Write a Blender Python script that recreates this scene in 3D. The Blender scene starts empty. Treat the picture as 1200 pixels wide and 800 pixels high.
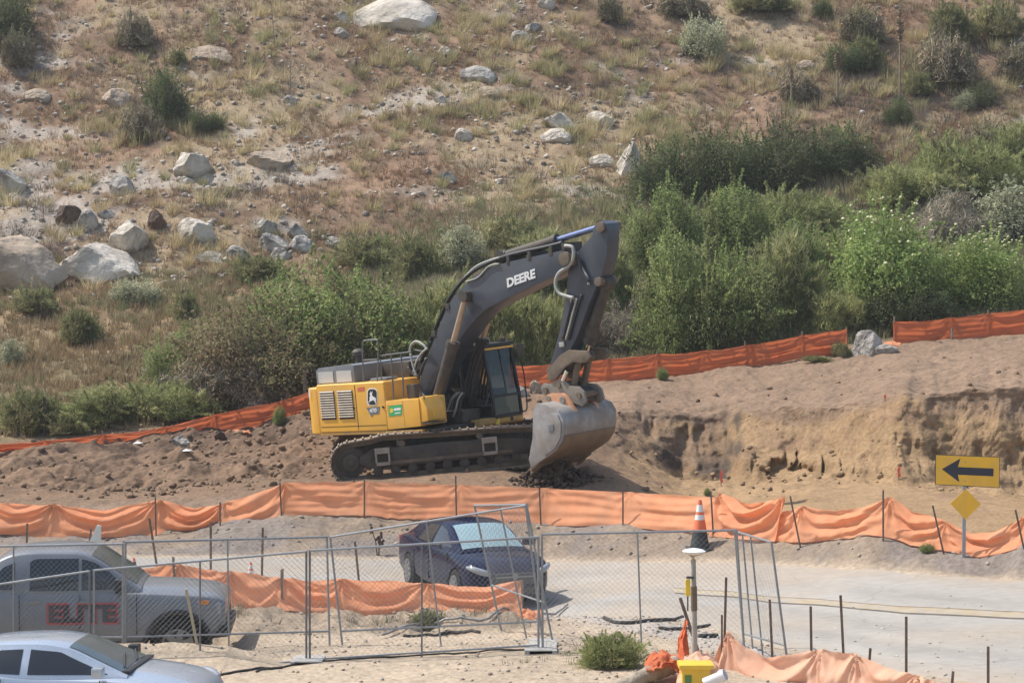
import bpy, bmesh, math, random
import numpy as np
from mathutils import Vector, Matrix
random.seed(7)
SC = bpy.context.scene
COL = SC.collection
# ------------------------------------------------------------------ camera model
F = 2600.0; CZ = 5.5; TH = math.atan(81 / 2600)
CAM = Vector((0, 0, CZ))
def ray(px, py):
    x = (px - 600) / F; y = (400 - py) / F
    return Vector((x, math.cos(TH) + y * math.sin(TH), -math.sin(TH) + y * math.cos(TH)))
def P(px, py, Y):
    d = ray(px, py)
    return CAM + d * (Y / d.y)

# ------------------------------------------------------------------ noise
def _hash(ix, iy, seed):
    n = (ix.astype(np.int64) * 374761393 + iy.astype(np.int64) * 668265263 + seed * 974711) & 0x7fffffff
    n = ((n ^ (n >> 13)) * 1274126177) & 0x7fffffff
    return ((n ^ (n >> 16)) & 0xffff) / 65535.0
def vnoise(x, y, seed=0):
    x = np.asarray(x, float); y = np.asarray(y, float)
    ix = np.floor(x); iy = np.floor(y); fx = x - ix; fy = y - iy
    fx = fx * fx * fx * (fx * (fx * 6 - 15) + 10); fy = fy * fy * fy * (fy * (fy * 6 - 15) + 10)
    a = _hash(ix, iy, seed); b = _hash(ix + 1, iy, seed); c = _hash(ix, iy + 1, seed); d = _hash(ix + 1, iy + 1, seed)
    return (a + (b - a) * fx) * (1 - fy) + (c + (d - c) * fx) * fy
def fbm(x, y, seed=0, octv=4, gain=.5):
    s = 0; a = 1; t = 0
    for k in range(octv):
        s = s + a * (vnoise(x, y, seed + k * 17) - .5) * 2; t += a; a *= gain
        x = np.asarray(x) * 2.03 + 7.1; y = np.asarray(y) * 2.03 + 3.7
    return s / t
def sstep(a, b, x):
    t = np.clip((np.asarray(x, float) - a) / (b - a), 0, 1)
    return t * t * (3 - 2 * t)

# ------------------------------------------------------------------ terrain height
# each line: (px column, distance Y, height z) -- walking away from the camera
LN = [
 [(-700,9,-.9),(1900,9,-.7)],
 [(-700,27,-.95),(0,27,-.95),(330,27,-.7),(640,27,-.5),(900,27,-.5),(1200,25,-.5),(1900,20,-.5)],
 [(-700,32.2,-.95),(0,32.2,-.95),(200,32.2,-.93),(330,32.2,-.6),(640,32.2,-.42),(900,31,-.45),(1200,28,-.5),(1900,22,-.5)],
 [(-700,34.9,-.5),(0,34.9,-.45),(150,34.9,-.33),(262,34.9,-.35),(330,34.9,-.6),(640,34.9,-.4),(760,34.9,-.4),(900,32.5,-.45),(1200,29,-.5),(1900,23,-.5)],
 [(-700,35.6,-.95),(0,35.6,-.95),(240,35.6,-.95),(300,35.6,-.6),(640,35.6,-.45),(760,35.6,-.42),(900,33.5,-.45),(1200,30,-.5),(1900,24,-.5)],
 [(-700,37.8,-.95),(0,37.8,-.95),(255,37.8,-.95),(300,37.5,-.65),(500,37.5,-.65),(640,37.6,-.6),(760,36.6,-.5),(900,34.3,-.48),(1200,30.6,-.5),(1900,25,-.5)],
 [(-700,39.5,-.6),(0,39.5,-.6),(200,39.5,-.5),(300,39.5,-.50),(450,39.5,-.56),(575,39.5,-.55),(640,39.5,-.62),(760,38,-.55),(900,35.2,-.55),(1200,31.3,-.5),(1900,26,-.5)],
 [(-700,43.5,-1.2),(300,43.5,-1.2),(500,43.3,-1.22),(640,42.6,-1.15),(760,40,-.72),(860,37.5,-.62),(900,36,-.61),(1060,33,-.55),(1200,32,-.5),(1900,27,-.4)],
 [(-700,50.4,-.95),(0,50.4,-.95),(300,50.2,-.95),(640,49.3,-.92),(860,45.6,-.47),(1000,43.1,-.29),(1100,41.8,-.22),(1200,40.6,-.19),(1900,33,.16)],
 [(-700,53,-.8),(0,53,-.88),(180,53,-.80),(330,52.4,-.28),(500,51.9,-.36),(640,51.1,-.32),(735,49.6,-.18),(835,47.4,-.15),(930,45.2,-.01),(1035,43.7,.31),(1100,42.8,.13),(1150,42.2,.05),(1200,41.5,.38),(1900,35,.4)],
 [(-700,54.2,-.5),(0,54.2,-.5),(330,53.8,-.05),(640,53.4,.05),(735,51.5,.0),(835,49.5,-.1),(930,48,.0),(1035,46.5,.05),(1200,44,-.1),(1900,38,.0)],
 [(-700,55,-.15),(0,55,-.12),(180,55,-.12),(330,55.4,.24),(400,55.6,.2),(500,55.6,.37),(590,55.6,.50),(640,54.8,.25),(690,54.2,.22),(730,53.9,.02),(790,53.6,-.3),(860,53.3,-.25),(950,53.5,.15),(1050,53,.2),(1200,51.5,.03),(1900,46,.0)],
 [(-700,58,.1),(0,58.5,.18),(180,59,.26),(330,60.5,.3),(400,61,.33),(500,61,.45),(640,60.5,.75),(690,58.2,.98),(725,58.8,.78),(765,59.6,.32),(800,60.0,-.05),(860,59.7,-.12),(950,57.8,.2),(1050,56,.2),(1200,55,-.02),(1900,50,-.2)],
 [(-700,59,.3),(0,60.5,.5),(180,61.5,.62),(330,62,.8),(500,62.5,1.0),(640,62.2,1.15),(690,60.6,1.38),(725,60.6,1.6),(765,60.9,1.63),(800,61.1,1.6),(860,60.9,1.62),(950,58.9,1.75),(1050,57.0,2.2),(1200,56.0,2.57),(1900,52,3.0)],
 [(-700,60,.4),(0,62.5,.47),(130,63.5,.66),(250,64.5,.9),(360,65.5,1.22),(600,67,2.0),(740,67.5,2.2),(860,68,2.54),(960,69,2.87),(1050,70,3.2),(1200,71,3.5),(1900,76,4.5)],
 [(-700,62,.8),(0,64.5,.8),(130,65.5,1.0),(250,66.5,1.25),(360,67.5,1.55),(600,69,2.35),(740,69.5,2.55),(860,70,2.9),(960,71,3.25),(1050,72,3.55),(1200,73,3.9),(1900,78,5)],
 [(-700,82,4.8),(0,82,4.84),(300,82.5,5.15),(500,84,6.1),(860,86,7.45),(1200,87,7.7),(1900,88,8)],
 [(-700,96,11.7),(0,96,11.7),(500,97,12.55),(860,98,13),(1200,98,13),(1900,99,13)],
 [(-700,114,22.5),(1900,114,22.5)],
 [(-700,190,68),(1900,190,68)],
]
_LN = [(np.array([a[0] for a in l], float), np.array([a[1] for a in l], float), np.array([a[2] for a in l], float)) for l in LN]
NL = len(_LN)
def lineY(k, px): return float(np.interp(px, _LN[k][0], _LN[k][1]))
def base_h(x, y):
    x = np.asarray(x, float); y = np.maximum(np.asarray(y, float), 1.0)
    px = np.clip(x / y * F + 600, -690, 1890)
    wob = 14 * fbm(px / 90, y * 0 + .5, 5, 2)
    out = None
    Yp = np.interp(px, _LN[0][0], _LN[0][1]); zp = np.interp(px, _LN[0][0], _LN[0][2])
    out = zp.copy() if hasattr(zp, 'copy') else zp
    out = np.array(out, float)
    cutw = sstep(700, 760, px)
    for k in range(1, NL):
        Yk = np.interp(px, _LN[k][0], _LN[k][1]); zk = np.interp(px, _LN[k][0], _LN[k][2])
        if k in (12, 13):
            # scalloped, gullied face of the cut bank
            g = .9 * fbm(px / 95, px * 0 + 2.2, 31, 2) + .05 * fbm(px / 20, px * 0, 37, 2) + .5 * sstep(765, 800, px) * (1 - sstep(852, 870, px))
            Yk = Yk + cutw * g * (1.0 if k == 12 else .7) - cutw * (.3 if k == 12 else -.45)
            if k == 13: Yk = Yk + cutw * .25 * fbm(px / 40, px * 0 + 4, 41, 2); zk = zk + cutw * .10 * fbm(px / 20, px * 0 + 9, 43, 2)
        t = np.clip((y - Yp) / np.maximum(Yk - Yp, .05), 0, 1)
        m = y >= Yp
        out = np.where(m, zp + (zk - zp) * t, out)
        Yp, zp = Yk, zk
    return out
def near(k, x, y):
    px = np.clip(np.asarray(x) / np.maximum(y, 1) * F + 600, -690, 1890)
    return np.interp(px, _LN[k][0], _LN[k][1])
def H(x, y, detail=True):
    x = np.asarray(x, float); y = np.asarray(y, float)
    px = x / np.maximum(y, 1) * F + 600
    d = np.where(y > 62, .7, .16)
    d = np.where(y > 75, 2.0, d)
    z = (base_h(x, y - d) + base_h(x, y) * 2 + base_h(x, y + d)) / 4
    if not detail: return z
    Y7, Y8, Y9, Y11, Y12, Y13, Y14, Y15 = [near(k, x, y) for k in (7, 8, 9, 11, 12, 13, 14, 15)]
    road = sstep(-.5, .1, y - Y7) * (1 - sstep(-.1, .6, y - Y8))
    # foreground dirt
    a = (1 - road) * (1 - sstep(60, 66, y))
    z = z + a * (.05 * fbm(x / 1.3, y / 1.3, 1, 4) + .018 * fbm(x / .3, y / .3, 2, 3))
    z = z + road * .012 * fbm(x / 2, y / 3, 61, 2)
    # spoil bank between road and fence, lump strip under the mid fence
    b = sstep(.0, .5, y - Y8) * (1 - sstep(1.2, 2.6, y - Y9))
    z = z + b * (.10 * fbm(x / 1.1, y / .8, 3, 4) + .05 * np.abs(fbm(x / .35, y / .35, 4, 3)))
    Y5, Y6 = near(5, x, y), near(6, x, y)
    b2 = sstep(-.2, .3, y - Y5) * (1 - sstep(.0, .6, y - Y6)) * (1 - sstep(600, 680, px))
    z = z + b2 * (.16 * fbm(x / .5, y / .8, 13, 4))
    # churned pad on the left, bench, cut face
    c = sstep(.3, 2, y - Y11) * (1 - sstep(-.6, 1.0, y - Y14))
    lf = 1 - sstep(330, 420, px)
    z = z + c * lf * (.42 * fbm(x / 2.6, y / 1.5, 6, 3) + .40 * (np.abs(fbm(x / 1.0, y / .8, 7, 4)) - .15) + .08 * fbm(x / .28, y / .25, 16, 3))
    z = z + c * (1 - lf) * (.09 * fbm(x / 1.3, y / 1.3, 8, 4) + .05 * fbm(x / .3, y / .3, 17, 3))
    fc = sstep(-.6, .2, y - Y12) * (1 - sstep(-.1, .5, y - Y13)) * sstep(690, 760, px)
    z = z + fc * .03 * fbm(x / .55, y / .5, 9, 4)
    bn = sstep(0, .8, y - Y13) * (1 - sstep(-.5, .3, y - Y14)) * sstep(660, 760, px)
    z = z + bn * (.20 * fbm(x / 3.0, y / 1.8, 11, 4) + .07 * (np.abs(fbm(x / 1.4, y / .9, 12, 4)) - .2) + .03 * fbm(x / .25, y / .25, 18, 3))
    toe = sstep(-1.6, -.2, y - Y12) * (1 - sstep(-.2, .4, y - Y12)) * sstep(760, 820, px)
    z = z + toe * .5 * np.maximum(0, fbm(x / .9, y / .8, 14, 3) + .2)
    # hillside
    h = sstep(0, 3, y - Y15)
    z = z + h * (.55 * fbm(x / 7, y / 7, 20, 4) + .16 * fbm(x / 1.6, y / 1.6, 21, 3) + .07 * fbm(x / .5, y / .5, 22, 2))
    return z
def hz(x, y): return float(H(np.array([x]), np.array([y]))[0])
def G(px, py, y0=24.0, y1=130.0):
    """where the line of sight meets the ground"""
    d = ray(px, py)
    Ys = np.arange(y0, y1, .12)
    t = Ys / d.y
    X = d.x * t; Z = CZ + d.z * t
    below = Z < H(X, Ys)
    if not below.any():
        return P(px, py, y1)
    i = int(np.argmax(below)); Y = Ys[i]
    p = P(px, py, Y); return Vector((p.x, p.y, hz(p.x, p.y)))
def onfloor(px, Y):
    x = (px - 600) / F * Y
    return Vector((x, Y, hz(x, Y)))

# ------------------------------------------------------------------ materials
MATS = {}
def nd(nt, typ, **kw):
    n = nt.nodes.new(typ)
    for k, v in kw.items(): setattr(n, k, v)
    return n
def mat(name, col, rough=.6, metal=0.0, var=.12, scale=6.0, bump=0.0, bscale=30.0, dirt=None, dirt_amt=0.0, dscale=2.5, attr=False, transl=0.0, coat=0.0, spec=.5):
    if name in MATS: return MATS[name]
    m = bpy.data.materials.new(name); m.use_nodes = True; nt = m.node_tree; nt.nodes.clear()
    out = nd(nt, 'ShaderNodeOutputMaterial'); bs = nd(nt, 'ShaderNodeBsdfPrincipled')
    bs.inputs['Roughness'].default_value = rough; bs.inputs['Metallic'].default_value = metal
    bs.inputs['Coat Weight'].default_value = coat; bs.inputs['Specular IOR Level'].default_value = spec
    tc = nd(nt, 'ShaderNodeTexCoord')
    no = nd(nt, 'ShaderNodeTexNoise'); no.inputs['Scale'].default_value = scale; no.inputs['Detail'].default_value = 5
    nt.links.new(tc.outputs['Object'], no.inputs['Vector'])
    if attr:
        src = nd(nt, 'ShaderNodeVertexColor', layer_name='Col').outputs['Color']
    else:
        rgb = nd(nt, 'ShaderNodeRGB'); rgb.outputs[0].default_value = (*col, 1); src = rgb.outputs[0]
    mr = nd(nt, 'ShaderNodeMapRange'); mr.inputs['From Min'].default_value = .3; mr.inputs['From Max'].default_value = .7
    mr.inputs['To Min'].default_value = 1 - var; mr.inputs['To Max'].default_value = 1 + var
    nt.links.new(no.outputs['Fac'], mr.inputs['Value'])
    mx = nd(nt, 'ShaderNodeVectorMath', operation='SCALE')
    nt.links.new(src, mx.inputs[0]); nt.links.new(mr.outputs[0], mx.inputs['Scale'])
    c = mx.outputs[0]
    if dirt:
        n2 = nd(nt, 'ShaderNodeTexNoise'); n2.inputs['Scale'].default_value = dscale; n2.inputs['Detail'].default_value = 7; n2.inputs['Roughness'].default_value = .65
        nt.links.new(tc.outputs['Object'], n2.inputs['Vector'])
        r2 = nd(nt, 'ShaderNodeMapRange'); r2.inputs['From Min'].default_value = .42; r2.inputs['From Max'].default_value = .68
        r2.inputs['To Min'].default_value = dirt_amt * .25; r2.inputs['To Max'].default_value = dirt_amt
        nt.links.new(n2.outputs['Fac'], r2.inputs['Value'])
        mm = nd(nt, 'ShaderNodeMix', data_type='RGBA'); mm.inputs['B'].default_value = (*dirt, 1)
        nt.links.new(r2.outputs[0], mm.inputs['Factor']); nt.links.new(c, mm.inputs['A']); c = mm.outputs['Result']
        rr = nd(nt, 'ShaderNodeMapRange'); rr.inputs['To Min'].default_value = rough; rr.inputs['To Max'].default_value = .9
        nt.links.new(r2.outputs[0], rr.inputs['Value']); nt.links.new(rr.outputs[0], bs.inputs['Roughness'])
    nt.links.new(c, bs.inputs['Base Color'])
    if bump:
        n3 = nd(nt, 'ShaderNodeTexNoise'); n3.inputs['Scale'].default_value = bscale; n3.inputs['Detail'].default_value = 6
        nt.links.new(tc.outputs['Object'], n3.inputs['Vector'])
        bp = nd(nt, 'ShaderNodeBump'); bp.inputs['Strength'].default_value = bump; bp.inputs['Distance'].default_value = .05
        nt.links.new(n3.outputs['Fac'], bp.inputs['Height']); nt.links.new(bp.outputs[0], bs.inputs['Normal'])
    if transl:
        tr = nd(nt, 'ShaderNodeBsdfTranslucent'); nt.links.new(c, tr.inputs['Color'])
        ms = nd(nt, 'ShaderNodeMixShader'); ms.inputs[0].default_value = transl
        nt.links.new(bs.outputs[0], ms.inputs[1]); nt.links.new(tr.outputs[0], ms.inputs[2]); nt.links.new(ms.outputs[0], out.inputs[0])
    else:
        nt.links.new(bs.outputs[0], out.inputs[0])
    MATS[name] = m; return m
def glass_mat(name, tint, through):
    m = bpy.data.materials.new(name); m.use_nodes = True; nt = m.node_tree; nt.nodes.clear()
    out = nd(nt, 'ShaderNodeOutputMaterial'); tr = nd(nt, 'ShaderNodeBsdfTransparent'); tr.inputs[0].default_value = (*[t * through for t in tint], 1)
    gl = nd(nt, 'ShaderNodeBsdfGlossy'); gl.inputs['Roughness'].default_value = .03; gl.inputs[0].default_value = (.95, .97, 1, 1)
    fr = nd(nt, 'ShaderNodeFresnel'); fr.inputs[0].default_value = 1.52
    ms = nd(nt, 'ShaderNodeMixShader')
    nt.links.new(fr.outputs[0], ms.inputs[0]); nt.links.new(tr.outputs[0], ms.inputs[1]); nt.links.new(gl.outputs[0], ms.inputs[2]); nt.links.new(ms.outputs[0], out.inputs[0])
    MATS[name] = m; return m

# ------------------------------------------------------------------ mesh builders
def tag(o, label=None, cat=None, group=None, kind=None):
    if label: o['label'] = label
    if cat: o['category'] = cat
    if group: o['group'] = group
    if kind: o['kind'] = kind
    return o
def empty(name, loc=(0, 0, 0), label=None, cat=None, group=None, rot=None):
    o = bpy.data.objects.new(name, None); COL.objects.link(o); o.location = loc
    if rot is not None: o.rotation_euler = rot
    o.empty_display_size = .3
    return tag(o, label, cat, group)
def link(name, me, parent=None, m=None):
    o = bpy.data.objects.new(name, me); COL.objects.link(o)
    if m is not None:
        me.materials.clear(); me.materials.append(m)
    if parent is not None: o.parent = parent
    return o
def smooth(me, ang=35):
    me.polygons.foreach_set('use_smooth', np.ones(len(me.polygons), bool))
    me.set_sharp_from_angle(angle=math.radians(ang))
class MB:
    def __init__(s, X=None): s.v = []; s.f = []; s.X = X
    def add(s, vs, fs):
        b = len(s.v); s.v += [Vector(v) for v in vs]; s.f += [tuple(b + i for i in f) for f in fs]; return s
    def box(s, lo, hi, R=None):
        x0, y0, z0 = lo; x1, y1, z1 = hi
        vs = [Vector(p) for p in ((x0,y0,z0),(x1,y0,z0),(x1,y1,z0),(x0,y1,z0),(x0,y0,z1),(x1,y0,z1),(x1,y1,z1),(x0,y1,z1))]
        if R is not None:
            c = sum(vs, Vector()) / 8; vs = [c + R @ (v - c) for v in vs]
        return s.add(vs, [(0,3,2,1),(4,5,6,7),(0,1,5,4),(1,2,6,5),(2,3,7,6),(3,0,4,7)])
    def prism(s, poly, y0, y1):
        """polygon in (x,z), pushed along y"""
        a = sum(poly[i][0] * poly[(i+1) % len(poly)][1] - poly[(i+1) % len(poly)][0] * poly[i][1] for i in range(len(poly)))
        if a < 0: poly = poly[::-1]
        n = len(poly)
        vs = [(x, y0, z) for x, z in poly] + [(x, y1, z) for x, z in poly]
        fs = [tuple(range(n)), tuple(range(2*n-1, n-1, -1))] + [(i, n+i, n+(i+1) % n, (i+1) % n) for i in range(n)]
        return s.add(vs, fs)
    def tube(s, pts, r, n=8, caps=True):
        pts = [Vector(p) for p in pts]; k = len(pts)
        rs = r if hasattr(r, '__len__') else [r] * k
        b = len(s.v); up = None
        for i, p in enumerate(pts):
            t = (pts[min(i+1, k-1)] - pts[max(i-1, 0)])
            if t.length < 1e-9: t = Vector((0, 0, 1))
            t.normalize()
            if up is None:
                up = Vector((0, 0, 1)) if abs(t.z) < .9 else Vector((1, 0, 0))
            a = t.cross(up)
            if a.length < 1e-6: a = t.cross(Vector((1, .3, 0)))
            a.normalize(); c = a.cross(t).normalized(); up = c
            for j in range(n):
                an = 2 * math.pi * j / n
                s.v.append(p + (a * math.cos(an) + c * math.sin(an)) * rs[i])
        for i in range(k-1):
            for j in range(n):
                s.f.append((b+i*n+j, b+(i+1)*n+j, b+(i+1)*n+(j+1) % n, b+i*n+(j+1) % n))
        if caps:
            s.f.append(tuple(b+j for j in range(n))); s.f.append(tuple(b+(k-1)*n+n-1-j for j in range(n)))
        return s
    def disc(s, c, r, axis=(0, 1, 0), w=.1, n=24):
        c = Vector(c); a = Vector(axis).normalized()
        return s.tube([c - a * w / 2, c + a * w / 2], r, n)
    def lathe(s, prof, c=(0, 0, 0), n=20):
        b = len(s.v); k = len(prof); c = Vector(c)
        for r, z in prof:
            for j in range(n):
                an = 2 * math.pi * j / n; s.v.append(c + Vector((r * math.cos(an), r * math.sin(an), z)))
        for i in range(k-1):
            for j in range(n): s.f.append((b+i*n+j, b+i*n+(j+1) % n, b+(i+1)*n+(j+1) % n, b+(i+1)*n+j))
        s.f.append(tuple(b+n-1-j for j in range(n))); s.f.append(tuple(b+(k-1)*n+j for j in range(n)))
        return s
    def build(s, name, m, parent=None, bevel=0.0, seg=2, sm=True, ang=35, sub=None):
        me = bpy.data.meshes.new(name)
        vs = [s.X @ v for v in s.v] if s.X is not None else s.v
        me.from_pydata([tuple(v) for v in vs], [], s.f)
        bm = bmesh.new(); bm.from_mesh(me)
        if bevel:
            ed = [e for e in bm.edges if len(e.link_faces) == 2 and e.calc_face_angle(0) > .5]
            bmesh.ops.bevel(bm, geom=ed, offset=bevel, segments=seg, profile=.7, affect='EDGES', clamp_overlap=True)
        bmesh.ops.recalc_face_normals(bm, faces=bm.faces)
        bm.to_mesh(me); bm.free()
        if sm: smooth(me, ang)
        return link(name, me, parent, m)
def arr_mesh(name, verts, faces, col=None):
    """verts (n,3), faces (m,k) numpy, per-vertex colour (n,3)"""
    me = bpy.data.meshes.new(name); n = len(verts); m, k = faces.shape
    me.vertices.add(n); me.vertices.foreach_set('co', np.ascontiguousarray(verts, np.float32).ravel())
    me.loops.add(m * k); me.loops.foreach_set('vertex_index', np.ascontiguousarray(faces, np.int32).ravel())
    me.polygons.add(m); me.polygons.foreach_set('loop_start', np.arange(0, m * k, k, dtype=np.int32))
    try: me.polygons.foreach_set('loop_total', np.full(m, k, np.int32))
    except Exception: pass
    me.update(calc_edges=True)
    if col is not None:
        at = me.color_attributes.new('Col', 'FLOAT_COLOR', 'POINT')
        c4 = np.ones((n, 4), np.float32); c4[:, :3] = col
        at.data.foreach_set('color', c4.ravel())
    return me
def text_mesh(txt, size=1.0, bold=0.0, ext=.01, shear=0.0):
    cu = bpy.data.curves.new('txt', 'FONT'); cu.body = txt; cu.size = size; cu.offset = bold; cu.extrude = ext; cu.shear = shear; cu.resolution_u = 3
    o = bpy.data.objects.new('txt', cu); COL.objects.link(o)
    bpy.context.view_layer.update()
    me = bpy.data.meshes.new_from_object(o.evaluated_get(bpy.context.evaluated_depsgraph_get()))
    bpy.data.objects.remove(o); return me
def fit_text(name, txt, origin, ux, uz, w, h, m, parent, bold=.02, depth=.01, X=None, shear=0):
    """text filling a w x h box whose lower left is origin, along unit ux, up uz"""
    me = text_mesh(txt, 1.0, bold, .5, shear)
    co = np.array([v.co[:] for v in me.vertices]); lo = co.min(0); hi = co.max(0)
    ux = Vector(ux).normalized(); uz = Vector(uz).normalized(); nn = ux.cross(uz)
    for v in me.vertices:
        a = (v.co.x - lo[0]) / (hi[0] - lo[0]) * w; b = (v.co.y - lo[1]) / (hi[1] - lo[1]) * h; c = v.co.z * depth
        p = Vector(origin) + ux * a + uz * b + nn * c
        v.co = X @ p if X is not None else p
    me.name = name
    return link(name, me, parent, m)
def catmull(pts, n=6):
    pts = [Vector(p) for p in pts]; out = []
    for i in range(len(pts) - 1):
        p0 = pts[max(i-1, 0)]; p1 = pts[i]; p2 = pts[i+1]; p3 = pts[min(i+2, len(pts)-1)]
        for j in range(n):
            t = j / n
            out.append(.5 * ((2*p1) + (p2-p0)*t + (2*p0-5*p1+4*p2-p3)*t*t + (-p0+3*p1-3*p2+p3)*t**3))
    out.append(pts[-1]); return out
def copy_tree(o, parent=None):
    c = o.copy(); COL.objects.link(c); c.parent = parent
    for ch in list(o.children): copy_tree(ch, c)
    return c
# ------------------------------------------------------------------ ground sheet
def build_ground():
    pxs = np.concatenate([np.linspace(-690, -30, 50, endpoint=False), np.linspace(-30, 1230, 700), np.linspace(1230, 1890, 51)[1:]])
    ys = np.concatenate([np.linspace(9, 28, 16, endpoint=False), np.linspace(28, 40, 110, endpoint=False), np.linspace(40, 54, 120, endpoint=False),
                         np.linspace(54, 63, 170, endpoint=False), np.linspace(63, 76, 100, endpoint=False), np.linspace(76, 116, 230, endpoint=False), np.linspace(116, 190, 20)])
    PX, Y = np.meshgrid(pxs, ys); X = (PX - 600) / F * Y
    Z = H(X, Y)
    nr, nc = X.shape
    x = X.ravel(); y = Y.ravel(); px = PX.ravel()
    Y5, Y6, Y7, Y8, Y9, Y11, Y12, Y13, Y14, Y15, Y16 = [near(k, x, y) for k in (5, 6, 7, 8, 9, 11, 12, 13, 14, 15, 16)]
    def C(r, g, b): return np.array([r, g, b])[None, :]
    n1 = fbm(x / 2.2, y / 2.2, 101, 4)[:, None]; n2 = fbm(x / .45, y / .45, 102, 3)[:, None]; n3 = fbm(x / 6, y / 6, 103, 3)[:, None]
    col = C(.405, .325, .24) * (1 + .10 * n1 + .10 * n2)                                    # pale tan dirt, front
    def mix(w, c):
        nonlocal col
        w = np.asarray(w)[:, None] if np.asarray(w).ndim == 1 else w
        col = col * (1 - w) + c * w
    # pale crushed gravel strip beside the road
    gv = sstep(-3.6, -2.6, y - Y7) * (1 - sstep(-.9, -.1, y - Y7)) * sstep(420, 560, px) * (1 - sstep(900, 980, px))
    mix(gv * .8, C(.40, .36, .315) * (1 + .12 * n2))
    # grey spoil bank between road and front fence
    sp = sstep(-.1, .4, y - Y8)
    mix(sp, (C(.25, .195, .145) * (1 + .12 * n1 + .18 * n2)))
    gd = sstep(.05, .5, fbm(x / 1.6, y / 1.2, 110, 3) + .12) * sp * (1 - sstep(.5, 2, y - Y9))
    mix(gd * .75, C(.19, .165, .15) * (1 + .15 * n2))
    b2 = sstep(-.2, .3, y - Y5) * (1 - sstep(.0, .6, y - Y6)) * (1 - sstep(600, 680, px))
    mix(b2 * .9, C(.29, .225, .16) * (1 + .3 * n2))
    # excavated earth
    ex = sstep(0, 2.5, y - Y9)
    mix(ex, C(.205, .135, .088) * (1 + .14 * n1 + .16 * n2))
    dk = sstep(.0, .45, fbm(x / 2.4, y / 1.3, 120, 4) + .15) * ex * (1 - sstep(300, 420, px)) * sstep(1.5, 3.5, y - Y11)
    mix(dk * .85, C(.105, .07, .05) * (1 + .2 * n2))
    pit = sstep(700, 770, px) * ex * (1 - sstep(.0, .5, y - Y13))
    band = fbm(x / 8, Z.ravel() / .22, 131, 3)[:, None]
    mix(pit, C(.30, .20, .112) * (1 + .12 * n1 + .16 * n2 + .10 * band))
    pt2 = pit * sstep(.15, .5, fbm(x / 1.8, Z.ravel() / .6 + y / 3, 133, 3))
    mix(pt2 * .65, C(.27, .175, .11) * (1 + .15 * n2))
    damp = sstep(690, 740, px) * (1 - sstep(840, 880, px)) * sstep(-.5, .1, y - Y12) * (1 - sstep(.2, .7, y - Y13))
    mix(damp * .75 * sstep(-.3, .3, fbm(x / 1.1, Z.ravel() / .7, 134, 3)), C(.20, .135, .09) * (1 + .25 * n2))
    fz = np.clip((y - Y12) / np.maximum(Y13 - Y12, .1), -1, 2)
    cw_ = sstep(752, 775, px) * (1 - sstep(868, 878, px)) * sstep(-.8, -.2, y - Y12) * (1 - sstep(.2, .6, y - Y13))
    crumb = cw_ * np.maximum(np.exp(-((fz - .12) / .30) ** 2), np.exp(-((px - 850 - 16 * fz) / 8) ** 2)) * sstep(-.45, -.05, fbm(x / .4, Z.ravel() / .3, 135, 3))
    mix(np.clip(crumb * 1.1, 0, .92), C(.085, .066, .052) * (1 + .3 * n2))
    bench = sstep(-.05, .4, y - Y13) * sstep(640, 720, px)
    mix(bench, C(.24, .165, .112) * (1 + .13 * n1 + .13 * n2 + .08 * n3))
    # hillside soil: russet with straw, pale stony patches
    hl = sstep(-.3, .8, y - Y14 - .8)
    stk = fbm((x + .5 * y) / 3.2, (y - .4 * x) / 1.1, 171, 4)[:, None]
    soil = C(.215, .142, .094) * (1 + .30 * n1 + .25 * n2 + .45 * stk)
    straw = C(.31, .235, .15) * (1 + .2 * n2)
    w = sstep(-.15, .35, n3 + .5 * n1)
    soil = soil * (1 - w) + straw * w
    mead = (1 - sstep(-4, 4, y - Y16))[:, None] * (1 - sstep(330, 480, px))[:, None]
    soil = soil * (1 - mead * .8) + C(.27, .195, .115) * (1 + .2 * n2) * mead * .8
    gw = sstep(.15, .5, fbm(x / 5, y / 3, 140, 4) + .15)[:, None] * mead
    soil = soil * (1 - .55 * gw) + C(.13, .13, .07) * .55 * gw
    pale = sstep(.24, .58, fbm(x / 4.5, y / 2.4, 150, 4) + .22 * np.exp(-((y - 88) / 5) ** 2) + .1 * n2[:, 0])[:, None] * sstep(-4, 3, y - Y16)[:, None]
    soil = soil * (1 - .75 * pale) + C(.37, .325, .275) * (1 + .3 * n2) * .75 * pale
    grn = sstep(640, 760, px)[:, None] * (1 - sstep(-2, 8, y - Y16 - 2))[:, None]
    soil = soil * (1 - .6 * grn) + C(.13, .12, .07) * .6 * grn
    mix(hl, soil)
    col = np.clip(col, .02, .9)
    # crumbled relief on the cut face itself: push it in and out with height
    zf = Z.ravel(); fcm = sstep(-.9, -.1, y - Y12) * (1 - sstep(.2, .9, y - Y13)) * sstep(690, 750, px)
    zb = base_h(x, Y12 - .8)
    rdg = np.abs(fbm(x / 1.1, zf / .7, 201, 4))
    lft = 1 - sstep(850, 875, px)
    zq = zf - zb
    led = sstep(.45, .62, zq + .22 * fbm(x / 1.3, zf * 0, 211, 3)) * .38 * (1 - .6 * lft)
    dia = np.abs(fbm((x + zf * .8) / .9, (zf - .3 * x) / 1.6, 212, 3))
    push = fcm * (led + .22 * (dia - .2) + (.12 + .22 * lft) * (rdg - .25) + .16 * fbm(x / 1.8, zf / .8, 204, 3) + .12 * (np.abs(fbm(x / .35, zf / .22, 202, 3)) - .2) + .022 * np.sin(zf * 52 + 2 * fbm(x / 2, zf, 203, 2)) * sstep(880, 940, px))
    zr = zf - zb
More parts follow.
